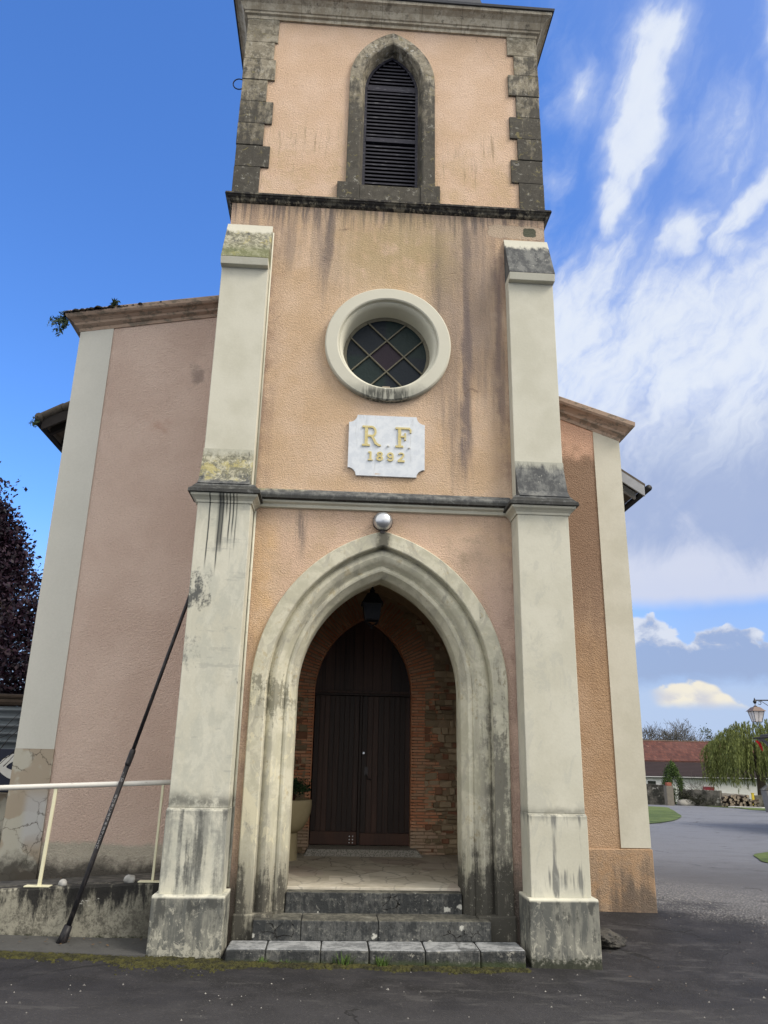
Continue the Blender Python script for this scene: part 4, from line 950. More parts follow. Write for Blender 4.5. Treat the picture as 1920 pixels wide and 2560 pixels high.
# bowl-shaped floodlight above the arch
wl = empty('wall_lamp', (-.014, 0, 4.77), label='round brushed metal wall lamp above the point of the doorway arch', cat='lamp')
m = MB(); m.lathe([(.001, -.165), (.05, -.160), (.09, -.142), (.118, -.112), (.13, -.075), (.128, -.05)], n=40, axis='y'); m.build('dome', ALU, wl, smooth=True)
m = MB(); m.lathe([(.128, -.052), (.136, -.05), (.136, -.038), (.128, -.036), (.125, -.02), (.12, .0)], n=40, axis='y'); m.build('rim', IRON, wl, smooth=True)
m = MB(); m.box(-.03, .03, -.06, 0., -.165, -.115); m.build('bracket', IRON, wl, bevel=.005)
# lantern hanging in the porch
pl_ = empty('porch_lantern', (-.065, 1.4, 3.67), label='dark four-sided lantern hanging in the shadow of the porch vault', cat='lantern')
def lantern(parent, s=1., fm=DARKM, gm=None, wt=.165, wb=.12, h=.26, roofm=None):
    def ringv(w, z): return [(-w*s, -w*s, z*s), (w*s, -w*s, z*s), (w*s, w*s, z*s), (-w*s, w*s, z*s)]
    f = MB(); A, B = ringv(wb, 0), ringv(wt, h)
    for i in range(4): f.tube([A[i], B[i]], .011*s, 5); f.tube([A[i], A[(i+1) % 4]], .011*s, 5); f.tube([B[i], B[(i+1) % 4]], .013*s, 5)
    for i in range(4):
        a, b_ = [(Vector(q[i])+Vector(q[(i+1) % 4]))/2 for q in (A, B)]; f.tube([a, b_], .008*s, 5)
    for i in range(4): f.tube([A[i], (A[i][0]*.75, A[i][1]*.75, -.05*s), (0, 0, -.10*s)], .008*s, 5)
    f.lathe([(.001, -.15*s), (.022*s, -.13*s), (.010*s, -.10*s)], n=8); f.build('frame', fm, parent)
    g_ = MB(); g_.add([(x*.97, y*.97, z) for x, y, z in A+B], [(0, 1, 5, 4), (1, 2, 6, 5), (2, 3, 7, 6), (3, 0, 4, 7)]); g_.build('panes', gm, parent)
    r_ = MB(); r0, r1, r2_, r3_ = ringv(wt*1.28, h), ringv(wt*1.05, h+.05), ringv(wt*.62, h+.17), ringv(wt*.2, h+.21)
    r_.add(r0+r1+r2_+r3_, [(3, 2, 1, 0)]+[(j*4+i, j*4+(i+1) % 4, j*4+4+(i+1) % 4, j*4+4+i) for j in range(3) for i in range(4)]+[(12, 13, 14, 15)])
    r_.lathe([(wt*.2*s, (h+.21)*s), (.05*s, (h+.24)*s), (.02*s, (h+.27)*s), (.015*s, (h+.33)*s)], n=10); r_.build('roof', roofm or fm, parent, bevel=.006*s)
DG = material('dim_glass', m_plain((.02, .022, .028), .1), .6, spec=.2)
lantern(pl_, .9, DARKM, DG, .145, .11, .26)
m = MB(); m.tube([(0, 0, .56), (0, 0, .93)], .010, 6); m.build('hanging_rod', DARKM, pl_)
# stone urn planter with shrub
URN = material('sandstone_urn', lambda t: (t.mix((.34, .28, .155), (.48, .41, .26), t.noise(t.obj(), 5., 7., .65)), t.noise(t.obj(), 40., 4.)), .85, .3, .006)
ur = empty('urn_planter', (-1.285, 3.0, .2), label='tall yellowish stone urn planter inside the porch beside the door', cat='planter')
m = MB(); m.lathe([(.001, .01), (.225, .0), (.222, .10), (.215, .385), (.16, .39)], n=40); m.build('pedestal', URN, ur, smooth=True).modifiers.new('e', 'EDGE_SPLIT')
m = MB(); m.lathe([(.12, .392), (.22, .395), (.30, .46), (.365, .56), (.405, .68), (.42, .80), (.415, .86), (.40, .872), (.375, .865), (.37, .80), (.36, .76)], n=48); m.build('bowl', URN, ur, smooth=True)
m = MB(); m.lathe([(.001, .78), (.36, .775)], n=32); m.build('soil', material('soil', m_plain((.035, .025, .018), .4, 20., 1), 1.), ur)
ps = empty('potted_shrub', (-1.285, 3.0, .98), label='dark leafy shrub in a brown pot set in the stone urn', cat='plant')
m = MB(); m.lathe([(.001, .0), (.13, .0), (.165, .16), (.17, .17), (.15, .17), (.14, .13)], n=28); m.build('pot', material('brown_pot', m_plain((.12, .045, .03), .15), .7), ps, smooth=True)
def leaves(mb, pts, size, rnd, asp=.5):
    for p in pts:
        a = Vector((rnd.gauss(0, 1), rnd.gauss(0, 1), rnd.gauss(0, 1))).normalized(); b_ = a.orthogonal().normalized(); b_.rotate(Matrix.Rotation(rnd.random()*6.28, 3, a))
        s = size*rnd.uniform(.6, 1.3); c_ = a.cross(b_)
        p = Vector(p); mb.add([p-b_*s, p+c_*s*asp, p+b_*s, p-c_*s*asp], [(0, 1, 2, 3)])
def leafmat(name, c1, c2, sc=3.):
    def f(t):
        n = t.noise(t.obj(), sc, 4.); r = t.isl()
        return t.mix(c1, c2, t.sm(n*.7+r*.5, .35, .85)), None
    return material(name, f, .6, spec=.25)
SHRUB = leafmat('shrub_leaf', (.010, .025, .012), (.03, .07, .025))
rn = random.Random(5); pts = []
for k in range(20):
    c0 = Vector((rn.uniform(-.25, .33), rn.uniform(-.25, .25), rn.uniform(.2, .36)))
    pts += [c0+Vector((rn.gauss(0, .045), rn.gauss(0, .045), rn.gauss(0, .035))) for _ in range(38)]
m = MB(); leaves(m, pts, .026, rn); m.build('foliage', SHRUB, ps)
m = MB()
for k in range(9): m.tube([(0, 0, .15), (rn.uniform(-.1, .1), rn.uniform(-.1, .1), .22), (rn.uniform(-.25, .28), rn.uniform(-.2, .2), .32)], .006, 4)
m.build('stems', DKWOOD, ps)

# ------------------------------------------------------------------ ramp, wall, handrail, pole on the left
def rtop(x): return .205+(x+4.328)*(.084/1.776)
m = MB(); xs = frange(-7.5, -2.46, 24); random.seed(2)
for x in xs:
    b_ = .0 if x < -3.2 else .0
    for y, z in ((.12, -.7), (.005+.02*sin(x*2.2), -.35), (.0+.012*sin(x*3), -.05), (.0, rtop(x)-.02), (.02, rtop(x)), (.28, rtop(x)-.004), (.30, -.7)): m.v.append((x, y+b_, z+random.uniform(-.004, .004)))
for i in range(len(xs)-1):
    for j in range(6): m.f.append((i*7+j, (i+1)*7+j, (i+1)*7+j+1, i*7+j+1))
m.f.append(tuple(range(7))); m.f.append(tuple((len(xs)-1)*7+j for j in range(7)))
m.build('ramp_wall', CONC, smooth=False, label='low black-stained concrete wall beside the left buttress carrying the handrail', cat='wall')
m = MB()
for x in xs: m.v += [(x, .29, rtop(x)-.012), (x, 1.1, rtop(x)-.07), (x, 2.02, .126+(x+3.04)*.064)]
for i in range(len(xs)-1):
    for j in range(2): m.f.append((i*3+j, (i+1)*3+j, (i+1)*3+j+1, i*3+j+1))
m.build('ramp', material('ramp_concrete', lambda t: (t.mix((.035, .035, .033), (.14, .135, .12), t.sm(t.noise(t.obj(), 6., 8., .7), .4, .66)), t.noise(t.obj(), 20., 5.)), .9, .7, .012), kind='structure')
# concrete ledge at the foot of the wall
m = MB(); xs = frange(-7.5, -2.50, 20)
for x in xs:
    ye = -.47-.09*max(0, (x+4.2))/1.7; m.v += [(x, .05, ground(x, 0)+.045), (x, ye, ground(x, ye)+.03), (x, ye-.02, ground(x, ye)-.05)]
for i in range(len(xs)-1):
    for j in range(2): m.f.append((i*3+j, (i+1)*3+j, (i+1)*3+j+1, i*3+j+1))
m.build('concrete_apron', material('apron_concrete', lambda t: (t.mix((.035, .036, .036), (.085, .085, .082), t.noise(t.obj(), 5., 8., .7)), t.noise(t.obj(), 25., 5.)), .9, .6, .01), kind='structure')
hr = empty('handrail', (-3.9, .06, .22), label='white tubular handrail on cream posts fixed to the black-stained ramp wall', cat='handrail')
L = lambda p: (p[0]+3.9, p[1]-.06, p[2]-.22)
railz = lambda x: 1.297+(x+4.509)*(.096/1.977)
m = MB(); m.tube([L((x, .06, railz(x))) for x in (-7.5, -6, -4.5, -3.2, -2.50)], .031, 14); m.build('rail', RAILM, hr, smooth=True)
for x, xt, wd in ((-3.915, -3.875, .019), (-2.625, -2.612, .014)):
    z0_, z1_ = rtop(x)+.012, railz(x)-.028
    m = MB(); m.hexa([L(p) for p in ((x-wd, .045, z0_), (x+wd, .045, z0_), (x+wd, .075, z0_), (x-wd, .075, z0_), (xt-wd, .045, z1_), (xt+wd, .045, z1_), (xt+wd, .075, z1_), (xt-wd, .075, z1_))])
    ps_ = m.build('post', RAILC, hr, bevel=.003)
    m = MB(); m.box(*[a for a in (L((x-.16, 0, 0))[0], L((x+.13, 0, 0))[0], L((0, .01, 0))[1], L((0, .13, 0))[1])], rtop(x)+.002-.22, rtop(x)+.014-.22); m.build('base_plate', RAILC, ps_, bevel=.002)
def pebble(name, loc, s, mat, seed, **k):
    bm = bmesh.new(); bmesh.ops.create_icosphere(bm, subdivisions=3, radius=1.); rn = random.Random(seed)
    ph = [Vector((rn.uniform(-3, 3), rn.uniform(-3, 3), rn.uniform(-3, 3))) for _ in range(3)]
    for v in bm.verts:
        d = 1+.10*sin(v.co.dot(ph[0])*1.1)+.08*sin(v.co.dot(ph[1])*1.5+1)+.03*sin(v.co.dot(ph[2])*4)
        v.co = Vector((v.co.x*s[0]*d, v.co.y*s[1]*d, v.co.z*s[2]*d))
        if v.co.z < -s[2]*.6: v.co.z = -s[2]*.6
    me = bpy.data.meshes.new(name); bm.to_mesh(me); bm.free()
    return link(name, me, mat, None, smooth=True, loc=loc, **k)
PEB = material('pale_stone', lambda t: (t.mix((.22, .22, .21), (.48, .48, .46), t.noise(t.obj(), 22., 5.)), t.noise(t.obj(), 30., 4.)), .9, .6, .01)
pebble('stone', (-3.645, .06, rtop(-3.64)+.025), (.050, .045, .042), PEB, 1, label='small pale stone on the ramp wall just right of the taller rail post', cat='stone')
pebble('stone', (-2.90, .10, rtop(-2.95)+.035), (.068, .055, .055), PEB, 2, label='larger pale stone on the ramp wall near the buttress', cat='stone')
bmat = material('boulder_stone', lambda t: (t.mix((.022, .022, .022), (.085, .08, .07), t.sm(t.noise(t.obj(), 6., 9., .75), .4, .62)), t.noise(t.obj(), 10., 9., .75)), .95, 1., .03)
bm = bmesh.new(); bmesh.ops.create_icosphere(bm, subdivisions=5, radius=1.)
from mathutils import noise as _ns
for v in bm.verts:
    p = v.co.copy(); d = 1+.30*_ns.noise(p*1.3+Vector((3, 1, 2)))+.14*_ns.noise(p*3.1)+.06*_ns.noise(p*8.); q = max(-.9, min(.75, p.z*d*1.1-.25*p.x))
    v.co = Vector((p.x*d*.34, p.y*d*.36, q*.11))
me = bpy.data.meshes.new('boulder'); bm.to_mesh(me); bm.free()
link('boulder', me, bmat, None, loc=(2.74, .55, ground(2.8, .6)+.05), label='low dark rock on the asphalt behind the right buttress plinth', cat='rock')
# leaning black pole
pa, pb = Vector((-3.50, -.20, -.33)), Vector((-2.465, .36, 4.15)); pd = (pb-pa)
po = empty('leaning_pole', tuple(pa), label='long black ribbed tube leaning from the asphalt against the tower side', cat='pole')
POLE = material('black_tube', lambda t: (t.mix((.010, .010, .013), (.045, .040, .040), t.sm(t.noise(t.obj(), (20., 20., 8.), 5., .7), .45, .7)), t.noise(t.obj(), 30., 3.)), .5, .4, .004)
m = MB(); m.tube([pd*q for q in (0, .2, .46)], .030, 12); m.tube([pd*q for q in (.44, .72, 1.)], .024, 12); m.build('tube', POLE, po, smooth=True)
m = MB(); m.tube([pd*.425, pd*.432, pd*.462, pd*.468], [.034, .037, .037, .03], 12); m.build('coupling', POLE, po, smooth=True)
m = MB(); m.tube([pd*0-Vector((.01, 0, 0)), pd*.045], [.06, .045], 12); m.build('foot_sleeve', POLE, po, smooth=True)
# worn white print along the tube
pm = MB(); rn = random.Random(8); ax = pd.normalized(); sd_ = Vector((cos(0.), 0, 0)); sd_ = (sd_-ax*sd_.dot(ax)).normalized(); nv = ax.cross(sd_); nv = nv if nv.y < 0 else -nv
def on_tube(s_, w_): return ax*s_+sd_*(.0305*sin(w_))+nv*(.0305*cos(w_)+.0008)
def glyph_strokes(s_, h=.035, wd=.8):
    segs = {0: ((0, -1), (0, 1)), 1: ((1, -1), (1, 1)), 2: ((0, -1), (1, -1)), 3: ((0, 1), (1, 1)), 4: ((.5, -1), (.5, 1)), 5: ((0, 0), (1, 0))}
    for k_ in rn.sample(list(segs), 3):
        (a0, b0), (a1, b1) = segs[k_]
        p0, p1 = on_tube(s_+a0*h, b0*wd*.45), on_tube(s_+a1*h, b1*wd*.45); dd = (p1-p0).normalized(); w = dd.cross(nv).normalized()*.0022
        pm.add([p0-w, p0+w, p1+w, p1-w], [(0, 1, 2, 3)])
s_ = 1.02
while s_ < 1.62: glyph_strokes(s_); s_ += .052
for w0 in (-.35, .35):
    c_ = [on_tube(1.80+.022*cos(a), w0+.30*sin(a)) for a in frange(0, 2*pi, 12)]
    pm.tube(c_, .0026, 4, cap=False)
pm.tube([on_tube(1.845, -.6), on_tube(1.845, .6)], .003, 4); pm.tube([on_tube(1.86, -.3), on_tube(1.89, -.3)], .003, 4)
pm.build('worn_print', material('worn_white_print', m_plain((.30, .30, .31), .2), .7), po)

# ------------------------------------------------------------------ plants on walls and steps
def blades(mb, c, n, h, spread, rn, w=.006, lean=.6):
    for _ in range(n):
        a = rn.random()*6.28; r = rn.random()*spread; p = Vector((c[0]+r*cos(a), c[1]+r*sin(a)*.5, c[2])); hh_ = h*rn.uniform(.5, 1.1)
        d = Vector((cos(a)*lean*rn.random(), sin(a)*lean*rn.random(), 1)).normalized(); s = Vector((-sin(a), cos(a), 0))*w
        q1 = p+d*hh_*.55; q2 = p+d*hh_+Vector((d.x, d.y, -.1))*hh_*.3
        mb.add([p-s, p+s, q1+s*.8, q1-s*.8, q2], [(0, 1, 2, 3), (3, 2, 4)])
WEED = leafmat('weed_green', (.05, .09, .02), (.12, .19, .05), 8.)
rn = random.Random(4)
for x, n, h, sp, lb in ((-.39, 60, .15, .10, 'bushy green grass tuft at the foot of the lowest step, left of its middle'), (.03, 60, .13, .07, 'bright green leafy weed at the middle of the lowest step'),
                        (-1.24, 26, .10, .05, 'small weed growing in the first joint at the left of the lowest step'), (-.99, 16, .06, .05, 'tiny yellowish weed between the first two slabs of the lowest step')):
    m = MB(); y = -.665; blades(m, (0, 0, 0), n, h, sp, rn); m.build('weed', WEED, None, loc=(x, y, ground(x, y)), label=lb, cat='weed', group='weeds at the foot of the steps')
FERN = leafmat('fern_green', (.035, .06, .03), (.10, .14, .07), 8.)
def wallplant(loc, n, L_, rn, down=.5, lx=-1.):
    m = MB(); pts = []
    for k in range(n):
        a = rn.uniform(-1, 1); d = Vector((lx*rn.uniform(.1, 1), -.5*rn.random(), rn.uniform(-down, 1.))).normalized(); LL = L_*rn.uniform(.5, 1.); c_ = [Vector((0, 0, 0))+d*LL*q+Vector((0, 0, -.25*LL*q*q)) for q in (0, .33, .66, 1.)]
        m.tube(c_, [.004, .003, .0025, .001], 4)
        for q in range(16):
            p = c_[0].lerp(c_[3], .15+.85*q/16)+Vector((0, 0, .04*LL)); leaves(m, [p+Vector((rn.gauss(0, .015), rn.gauss(0, .015), rn.gauss(0, .02)))], .040, rn, .3)
    return m
wallplant(None, 20, .36, rn, 1.5).build('wall_plant', FERN, None, loc=(-5.36, 1.9, 8.72), label='leafy weed hanging from the left end of the nave cornice', cat='plant')
wallplant(None, 10, .20, rn, -.1, .3).build('wall_plant', FERN, None, loc=(-4.62, 1.82, 9.0), label='small dark weed standing on the cornice above the cream strip', cat='plant')
wallplant(None, 5, .15, rn, 1.2).build('wall_plant', FERN, None, loc=(-6.02, 2.95, 7.3), label='dry wisp of grass at the tip of the lower left eave', cat='plant')
m = MB(); rn2 = random.Random(12)
for k in range(150):                                           # black moss cushions on top of the left cornice
    x = -5.36+abs(rn2.gauss(0, .75))*1.0
    if x > -2.6: continue
    s = rn2.uniform(.015, .055)*(1.5 if x < -4.4 else .8); m.lathe([(.0005, s*.8), (s*.7, s*.5), (s*1.1, -.01)], (x, 1.83+rn2.uniform(-.06, .1), slope_L(x)+.28), 7)
m.build('cornice_moss', material('dark_moss', m_plain((.025, .022, .015), .4, 20.), 1.), kind='stuff', label='clumps of blackish moss along the top of the left nave cornice', cat='moss')

m = MB(); rn = random.Random(55)
for k in range(170):
    q = rn.random()
    if q < .5: x, y = rn.uniform(-7, -2.55), rn.uniform(-.42, -.02); z = ground(x, y)+.055
    elif q < .8: x, y = rn.uniform(-4.8, -2.6), rn.uniform(.3, 1.9); z = rtop(x)-.02-.06*y
    else: x, y = rn.uniform(2.4, 6.), rn.uniform(-1.4, 1.5); z = ground(x, y)+.008
    a = rn.random()*6.28; s_ = rn.uniform(.010, .024); u_ = Vector((cos(a), sin(a), rn.uniform(-.3, .3)))*s_; w_ = Vector((-sin(a), cos(a), .2))*s_*.5; p = Vector((x, y, z))
    m.add([p-u_, p+w_, p+u_, p-w_], [(0, 1, 2, 3)])
m.build('dry_leaves', leafmat('dry_leaf', (.05, .03, .015), (.16, .10, .05), 9.), kind='stuff', label='small dry brown leaves and crumbs lying on the ramp and along the wall foot', cat='leaves')
# ------------------------------------------------------------------ left background
m = MB(); n = 60
for i in range(n+1):
    z = 1.62+.92*i/n; y = 6.+.045*sin(i/n*2*pi*6.2); m.v += [(-13, y, z), (-6.2, y, z)]
for i in range(n): m.f.append((i*2, i*2+1, i*2+3, i*2+2))
CORR = material('galvanised_sheet', lambda t: (t.mix((.16, .20, .23), (.28, .33, .36), t.noise(t.obj(), 3., 6.)), None), .5, metallic=.35)
sh_ = empty('shed', (-9, 6.2, -.4), label='shed of rough beams and grey corrugated sheet behind the church corner', cat='shed')
m.v = [(x+9, y-6.2, z+.4) for x, y, z in m.v]; o_ = m.build('corrugated_sheet', CORR, sh_, smooth=True); o_.modifiers.new('s', 'SOLIDIFY').thickness = .004
m = MB(); rn = random.Random(3)
for z, r in ((2.62, .07), (2.73, .05)): m.tube([(-4, -.15, z+.4), (0, -.17, z+.42), (2.8, -.15, z+.39)], r, 8)
m.box(-4, 2.8, .1, 3.8, .0, 2.9)
m.build('roof_beams', material('rough_beam', m_plain((.045, .033, .024), .5, 7., 1), .95, .8, .02), sh_)
sp_ = empty('sign_board', (-7.3, 5.2, -.4), label='dark navy painted board with part of a white emblem below the corrugated sheet', cat='sign')
m = MB(); m.box(-3., .99, -.02, .02, 1.40, 2.14); m.build('board', material('navy_paint', m_plain((.012, .016, .035), .3, 4.), .5), sp_, bevel=.01)
ex, ez_ = .76, 1.83
tri = smooth_loop([(-.10, 0.), (.02, .17), (.19, .22), (.24, .0), (.19, -.20), (.02, -.14)], 5); inn = smooth_loop([(.05, .0), (.12, .07), (.20, .09), (.20, -.05), (.12, -.04)], 4)
q = plate([[(ex+a, ez_+b_) for a, b_ in tri], [(ex+a, ez_+b_) for a, b_ in inn]], -.028, -.02); q.build('emblem', material('white_sign_paint', m_plain((.62, .62, .58), .1), .6), sp_)
m = MB(); m.box(-12, -6.05, 5.6, 5.9, -.6, .95); m.build('yard_wall', CRACK, label='low stained plaster wall below the dark navy board', cat='wall')
m = MB(); rn = random.Random(31)
for k in range(12):
    p = Vector((rn.uniform(-7.4, -6.3), 4.6, rn.uniform(1.2, 2.0))); d = Vector((rn.uniform(.3, 1), rn.uniform(-.2, .2), rn.uniform(.2, .8))); c_ = [p+d*q+Vector((0, 0, rn.uniform(-.05, .05))) for q in (0, .3, .6, .9)]
    c_ = [q_-Vector((-7, 4.6, -.4)) for q_ in c_]; m.tube(c_, [.008, .006, .004, .002], 4)
m.tube([(0.1, 0, 0), (.0, 0, 1.7), (-.1, 0, 2.6)], [.02, .015, .01], 5)
m.build('bare_shrub', DKWOOD, None, loc=(-7, 4.6, -.4), label='thin leafless twigs in front of the corrugated sheet', cat='shrub')
def limb(mb, p, d, L_, r, depth, rn, tips, spread=.6, nseg=3, kids=(2, 4), up=.25, minr=.004):
    pts = [p]; rs = [r]
    for i in range(nseg):
        d = (d+Vector((rn.gauss(0, .13), rn.gauss(0, .13), rn.gauss(0, .08)+up*.15))).normalized(); p = p+d*L_/nseg; pts.append(p); rs.append(max(minr, r*(1-.45*(i+1)/nseg)))
    mb.tube(pts, rs, 6 if r > .05 else 4 if r > .015 else 3, cap=False)
    if depth <= 0: tips += pts[1:]; return
    for k in range(rn.randint(*kids)):
        q = rn.randint(1, nseg); a = Vector((rn.gauss(0, 1), rn.gauss(0, 1), rn.gauss(0, .6)+up)).normalized()
        limb(mb, pts[q], (d*(1-spread)+a*spread).normalized(), L_*rn.uniform(.6, .8), rs[q]*rn.uniform(.55, .75), depth-1, rn, tips, spread, nseg, kids, up, minr)
BARK = material('bark', m_plain((.07, .058, .045), .3, 6., 1), .95, .6, .02)
PURP = leafmat('purple_leaf', (.007, .005, .011), (.030, .012, .024), 1.2)
def purple_tree(loc, H, R0, seed, label):
    rn = random.Random(seed); e = empty('plum_tree', loc, label=label, cat='tree'); tips = []; m = MB()
    m.tube([(0, 0, 0), (.05, 0, H*.25)], [.22, .17], 8)
    for k in range(6): limb(m, Vector((.05, 0, H*(.16+.03*k))), Vector((cos(k*1.1), sin(k*1.1), 1.1)).normalized(), H*.29, .09, 3, rn, tips, .5, 3, (3, 4), .35)
    m.build('trunk', BARK, e); pts = []
    for p in tips:
        for _ in range(12): pts.append(p+Vector((rn.gauss(0, .14), rn.gauss(0, .14), rn.gauss(0, .14))))
    for _ in range(2300):
        a, b_ = rn.random()*6.28, rn.random()**.85; k = sin(pi*min(1., .24+b_*.735))**.6; rr_ = R0*k*sqrt(rn.uniform(.1, 1)); c0 = Vector((rr_*cos(a), rr_*sin(a), H*(.14+.82*b_)))
        for _ in range(46): pts.append(c0+Vector((rn.gauss(0, .20), rn.gauss(0, .20), rn.gauss(0, .22))))
    m = MB(); leaves(m, pts, .07, rn, .6); m.build('crown', PURP, e)
purple_tree((-12.6, 13.5, -.6), 10.6, 3.35, 3, 'tall dark purple-leaved plum tree rising behind the corrugated shed')
purple_tree((-16.5, 17, -.6), 10., 3., 8, 'second purple-leaved tree farther from the church than the first')

# ------------------------------------------------------------------ right background
def at(X, Y): return (X, Y, ground(X, Y))
# house
WHW = material('white_wall', m_plain((.62, .64, .66), .08, 1.), .9)
def m_rooftile(t):
    P = t.obj(); x, y, z = t.xyz(P)
    bt = t.new('ShaderNodeTexBrick'); t.put(t.vec(x, z, 0.), bt.inputs['Vector'])
    bt.inputs['Scale'].default_value = 1.; bt.inputs['Brick Width'].default_value = .26; bt.inputs['Row Height'].default_value = .23; bt.inputs['Mortar Size'].default_value = .022; bt.inputs['Mortar Smooth'].default_value = .5
    bt.inputs['Color1'].default_value = (.125, .048, .036, 1); bt.inputs['Color2'].default_value = (.062, .024, .021, 1); bt.inputs['Mortar'].default_value = (.075, .035, .03, 1)
    n = t.noise(P, .6, 5.); c = t.mix(E_(t, bt.outputs['Color']), (.13, .06, .05), t.sm(n, .45, .7)*.5)
    c = t.mix(c, (.25, .17, .13), t.sm(t.noise(P, 3.5, 4., .6, (4., 4., 4.)), .66, .7)*.6)
    return c, E_(t, bt.outputs['Fac'])*-1.
def m_lowroof(t):
    P = t.obj(); x, y, z = t.xyz(P); n = t.noise(P, 2., 6.); w = t.m('SINE', z*55.)
    c = t.mix((.022, .015, .017), (.042, .027, .028), n); return t.mul(c, .82+w*.16), w
ROOF1, ROOF2 = material('red_roof_tile', m_rooftile, .9, .6, .05), material('dark_roof_tile', m_lowroof, .9, .4, .03)
HY = 60.; k_ = 70/70.
import math as _m
# house coordinates worked out for its front at Y=60: eaves, break and ridge heights
WHW2 = material('whitewash', m_plain((.80, .82, .84), .04, 1.), .9)
ho = empty('farmhouse', (30, HY, ground(30, HY)), label='long white farmhouse with a red tiled roof across the road', cat='house')
gz = ground(30, HY)
X0h, X1h = 10., 17.
def HV(x, y, z): return (x-30, y-HY, z-gz)
ez, bz, rz_ = .36, 1.72, 3.52
m = MB(); m.add([HV(*p) for p in ((12, HY, -2.4), (48, HY, -2.4), (48, HY+9, -2.4), (12, HY+9, -2.4), (12, HY, ez), (48, HY, ez), (48, HY+9, ez), (12, HY+9, ez))], [(0, 1, 5, 4), (1, 2, 6, 5), (2, 3, 7, 6), (3, 0, 4, 7)])
m.add([HV(*p) for p in ((12.02, HY, ez), (12.02, HY+9, ez), (12.02, HY+4.6, rz_-.1), (47.98, HY, ez), (47.98, HY+9, ez), (47.98, HY+4.6, rz_-.1))], [(0, 1, 2), (3, 4, 5)])
wall = m.build('wall', WHW2, ho)
def slab(y0, z0, y1, z1, x0, x1, th, jag=0.):
    m = MB(); xs = frange(x0, x1, 60); rn = random.Random(5)
    for x in xs:
        j = rn.uniform(-jag, jag); m.v += [HV(x, y0, z0), HV(x, y1, z1+j), HV(x, y1, z1+th+j), HV(x, y0, z0+th)]
    for i in range(len(xs)-1):
        for a in range(4): m.f.append((i*4+a, (i+1)*4+a, (i+1)*4+(a+1) % 4, i*4+(a+1) % 4))
    m.f += [(0, 1, 2, 3), tuple((len(xs)-1)*4+a for a in range(4))]; return m
slab(HY-.25, ez+.12, HY+1.7, bz, 11.7, 48.3, .09).build('lower_roof', ROOF2, ho)
up_r = slab(HY+1.6, bz+.03, HY+4.6, rz_, 11.7, 48.3, .10, .02).build('roof', ROOF1, ho)
slab(HY+4.65, rz_, HY+9.4, ez, 11.7, 48.3, .1).build('rear_roof', ROOF1, ho)
m = MB()
for i in range(90): x = 12+i*.4; m.tube([HV(x, HY+4.6, rz_+.08+.01*(i % 3)), HV(x+.42, HY+4.6, rz_+.09)], .10, 6)
m.build('ridge_tiles', material('ridge_tile', m_plain((.11, .075, .06), .3, 3.), .9), up_r)
m = MB(); m.tube([HV(11.7, HY-.30, ez+.10), HV(48.3, HY-.30, ez+.10)], .07, 6); m.build('gutter', material('pale_gutter', m_plain((.28, .29, .30), .1), .6), ho)
REDP = material('red_shutter_paint', m_plain((.26, .028, .045), .1, 3.), .6)
m = MB(); m.box(*[HV(27.25, 0, 0)[0], HV(27.95, 0, 0)[0], -.05, -.005, -1.6-gz, HV(0, 0, .12)[2]]) ; m.build('door_opening', material('dark_gap', m_plain((.03, .035, .03), .1), .9), ho)
for xa, xb, za, zb_ in ((27.35, 28.35, -1.9, -.22), (32.15, 33.15, -1.05, -.28)):
    m = MB(); m.box(HV(xa, 0, 0)[0], HV(xb, 0, 0)[0], -.10, -.052, za-gz, zb_-gz); m.build('shutter', REDP, ho, bevel=.01)

# garden walls, pillar, posts
OLDW = material('old_garden_wall', lambda t: (lambda P: (t.mix(t.mix((.035, .035, .03), (.16, .15, .13), t.sm(t.noise(P, 1.6, 8., .7), .42, .65)), (.42, .41, .38), t.sm(t.noise(P, 2.2, 6., .7, (3., 3., 3.)), .60, .66)*.7), t.noise(P, 6., 6., .7)))(t.obj()), .95, .8, .04)
def wall_seg(name, a, b_, h, th, mat, label, n=30, jag=.05, seed=1, cat='wall'):
    rn = random.Random(seed); m = MB(); A, B = Vector(a), Vector(b_); d = (B-A).normalized(); nn = Vector((-d.y, d.x))*th/2
    for i in range(n+1):
        p = A.lerp(B, i/n); g0 = ground(p.x, p.y)-.2; z = ground(p.x, p.y)+(h[0]+(h[1]-h[0])*i/n)+rn.uniform(-jag, jag)
        for s in (-1, 1): m.v += [(p.x+nn.x*s, p.y+nn.y*s, g0)] if s < 0 else []
        m.v += [(p.x-nn.x, p.y-nn.y, z), (p.x+nn.x, p.y+nn.y, z), (p.x+nn.x, p.y+nn.y, g0)]
    for i in range(n):
        for j in range(3): m.f.append((i*4+j, (i+1)*4+j, (i+1)*4+j+1, i*4+j+1))
    m.f += [(0, 1, 2, 3), tuple(n*4+j for j in range(4))]
    return m.build(name, mat, None, label=label, cat=cat)
wall_seg('garden_wall', (16, 57.5), (25.6, 52.6), (1.5, 1.52), .4, OLDW, 'dark old garden wall left of the square pillar', seed=2)
wall_seg('garden_wall', (27.0, 52.3), (29.0, 50.3), (1.18, 1.12), .4, OLDW, 'ivy-darkened rubble wall between the pillar and the firewood', seed=3)
wall_seg('low_wall', (29.0, 50.6), (31.0, 50.0), (1.0, .88), .3, material('pale_concrete', m_plain((.30, .28, .25), .15, 2., 1), .9), 'low pale concrete wall behind the firewood stack', jag=.01, seed=4)
wall_seg('garden_wall', (31.3, 49.8), (44., 48.6), (.85, .9), .4, OLDW, 'mossy wall right of the firewood under the willow', seed=5)
gp = empty('gate_pillar', at(25.5, 51.6), label='square stone pillar with a red brick top before the cypress', cat='pillar')
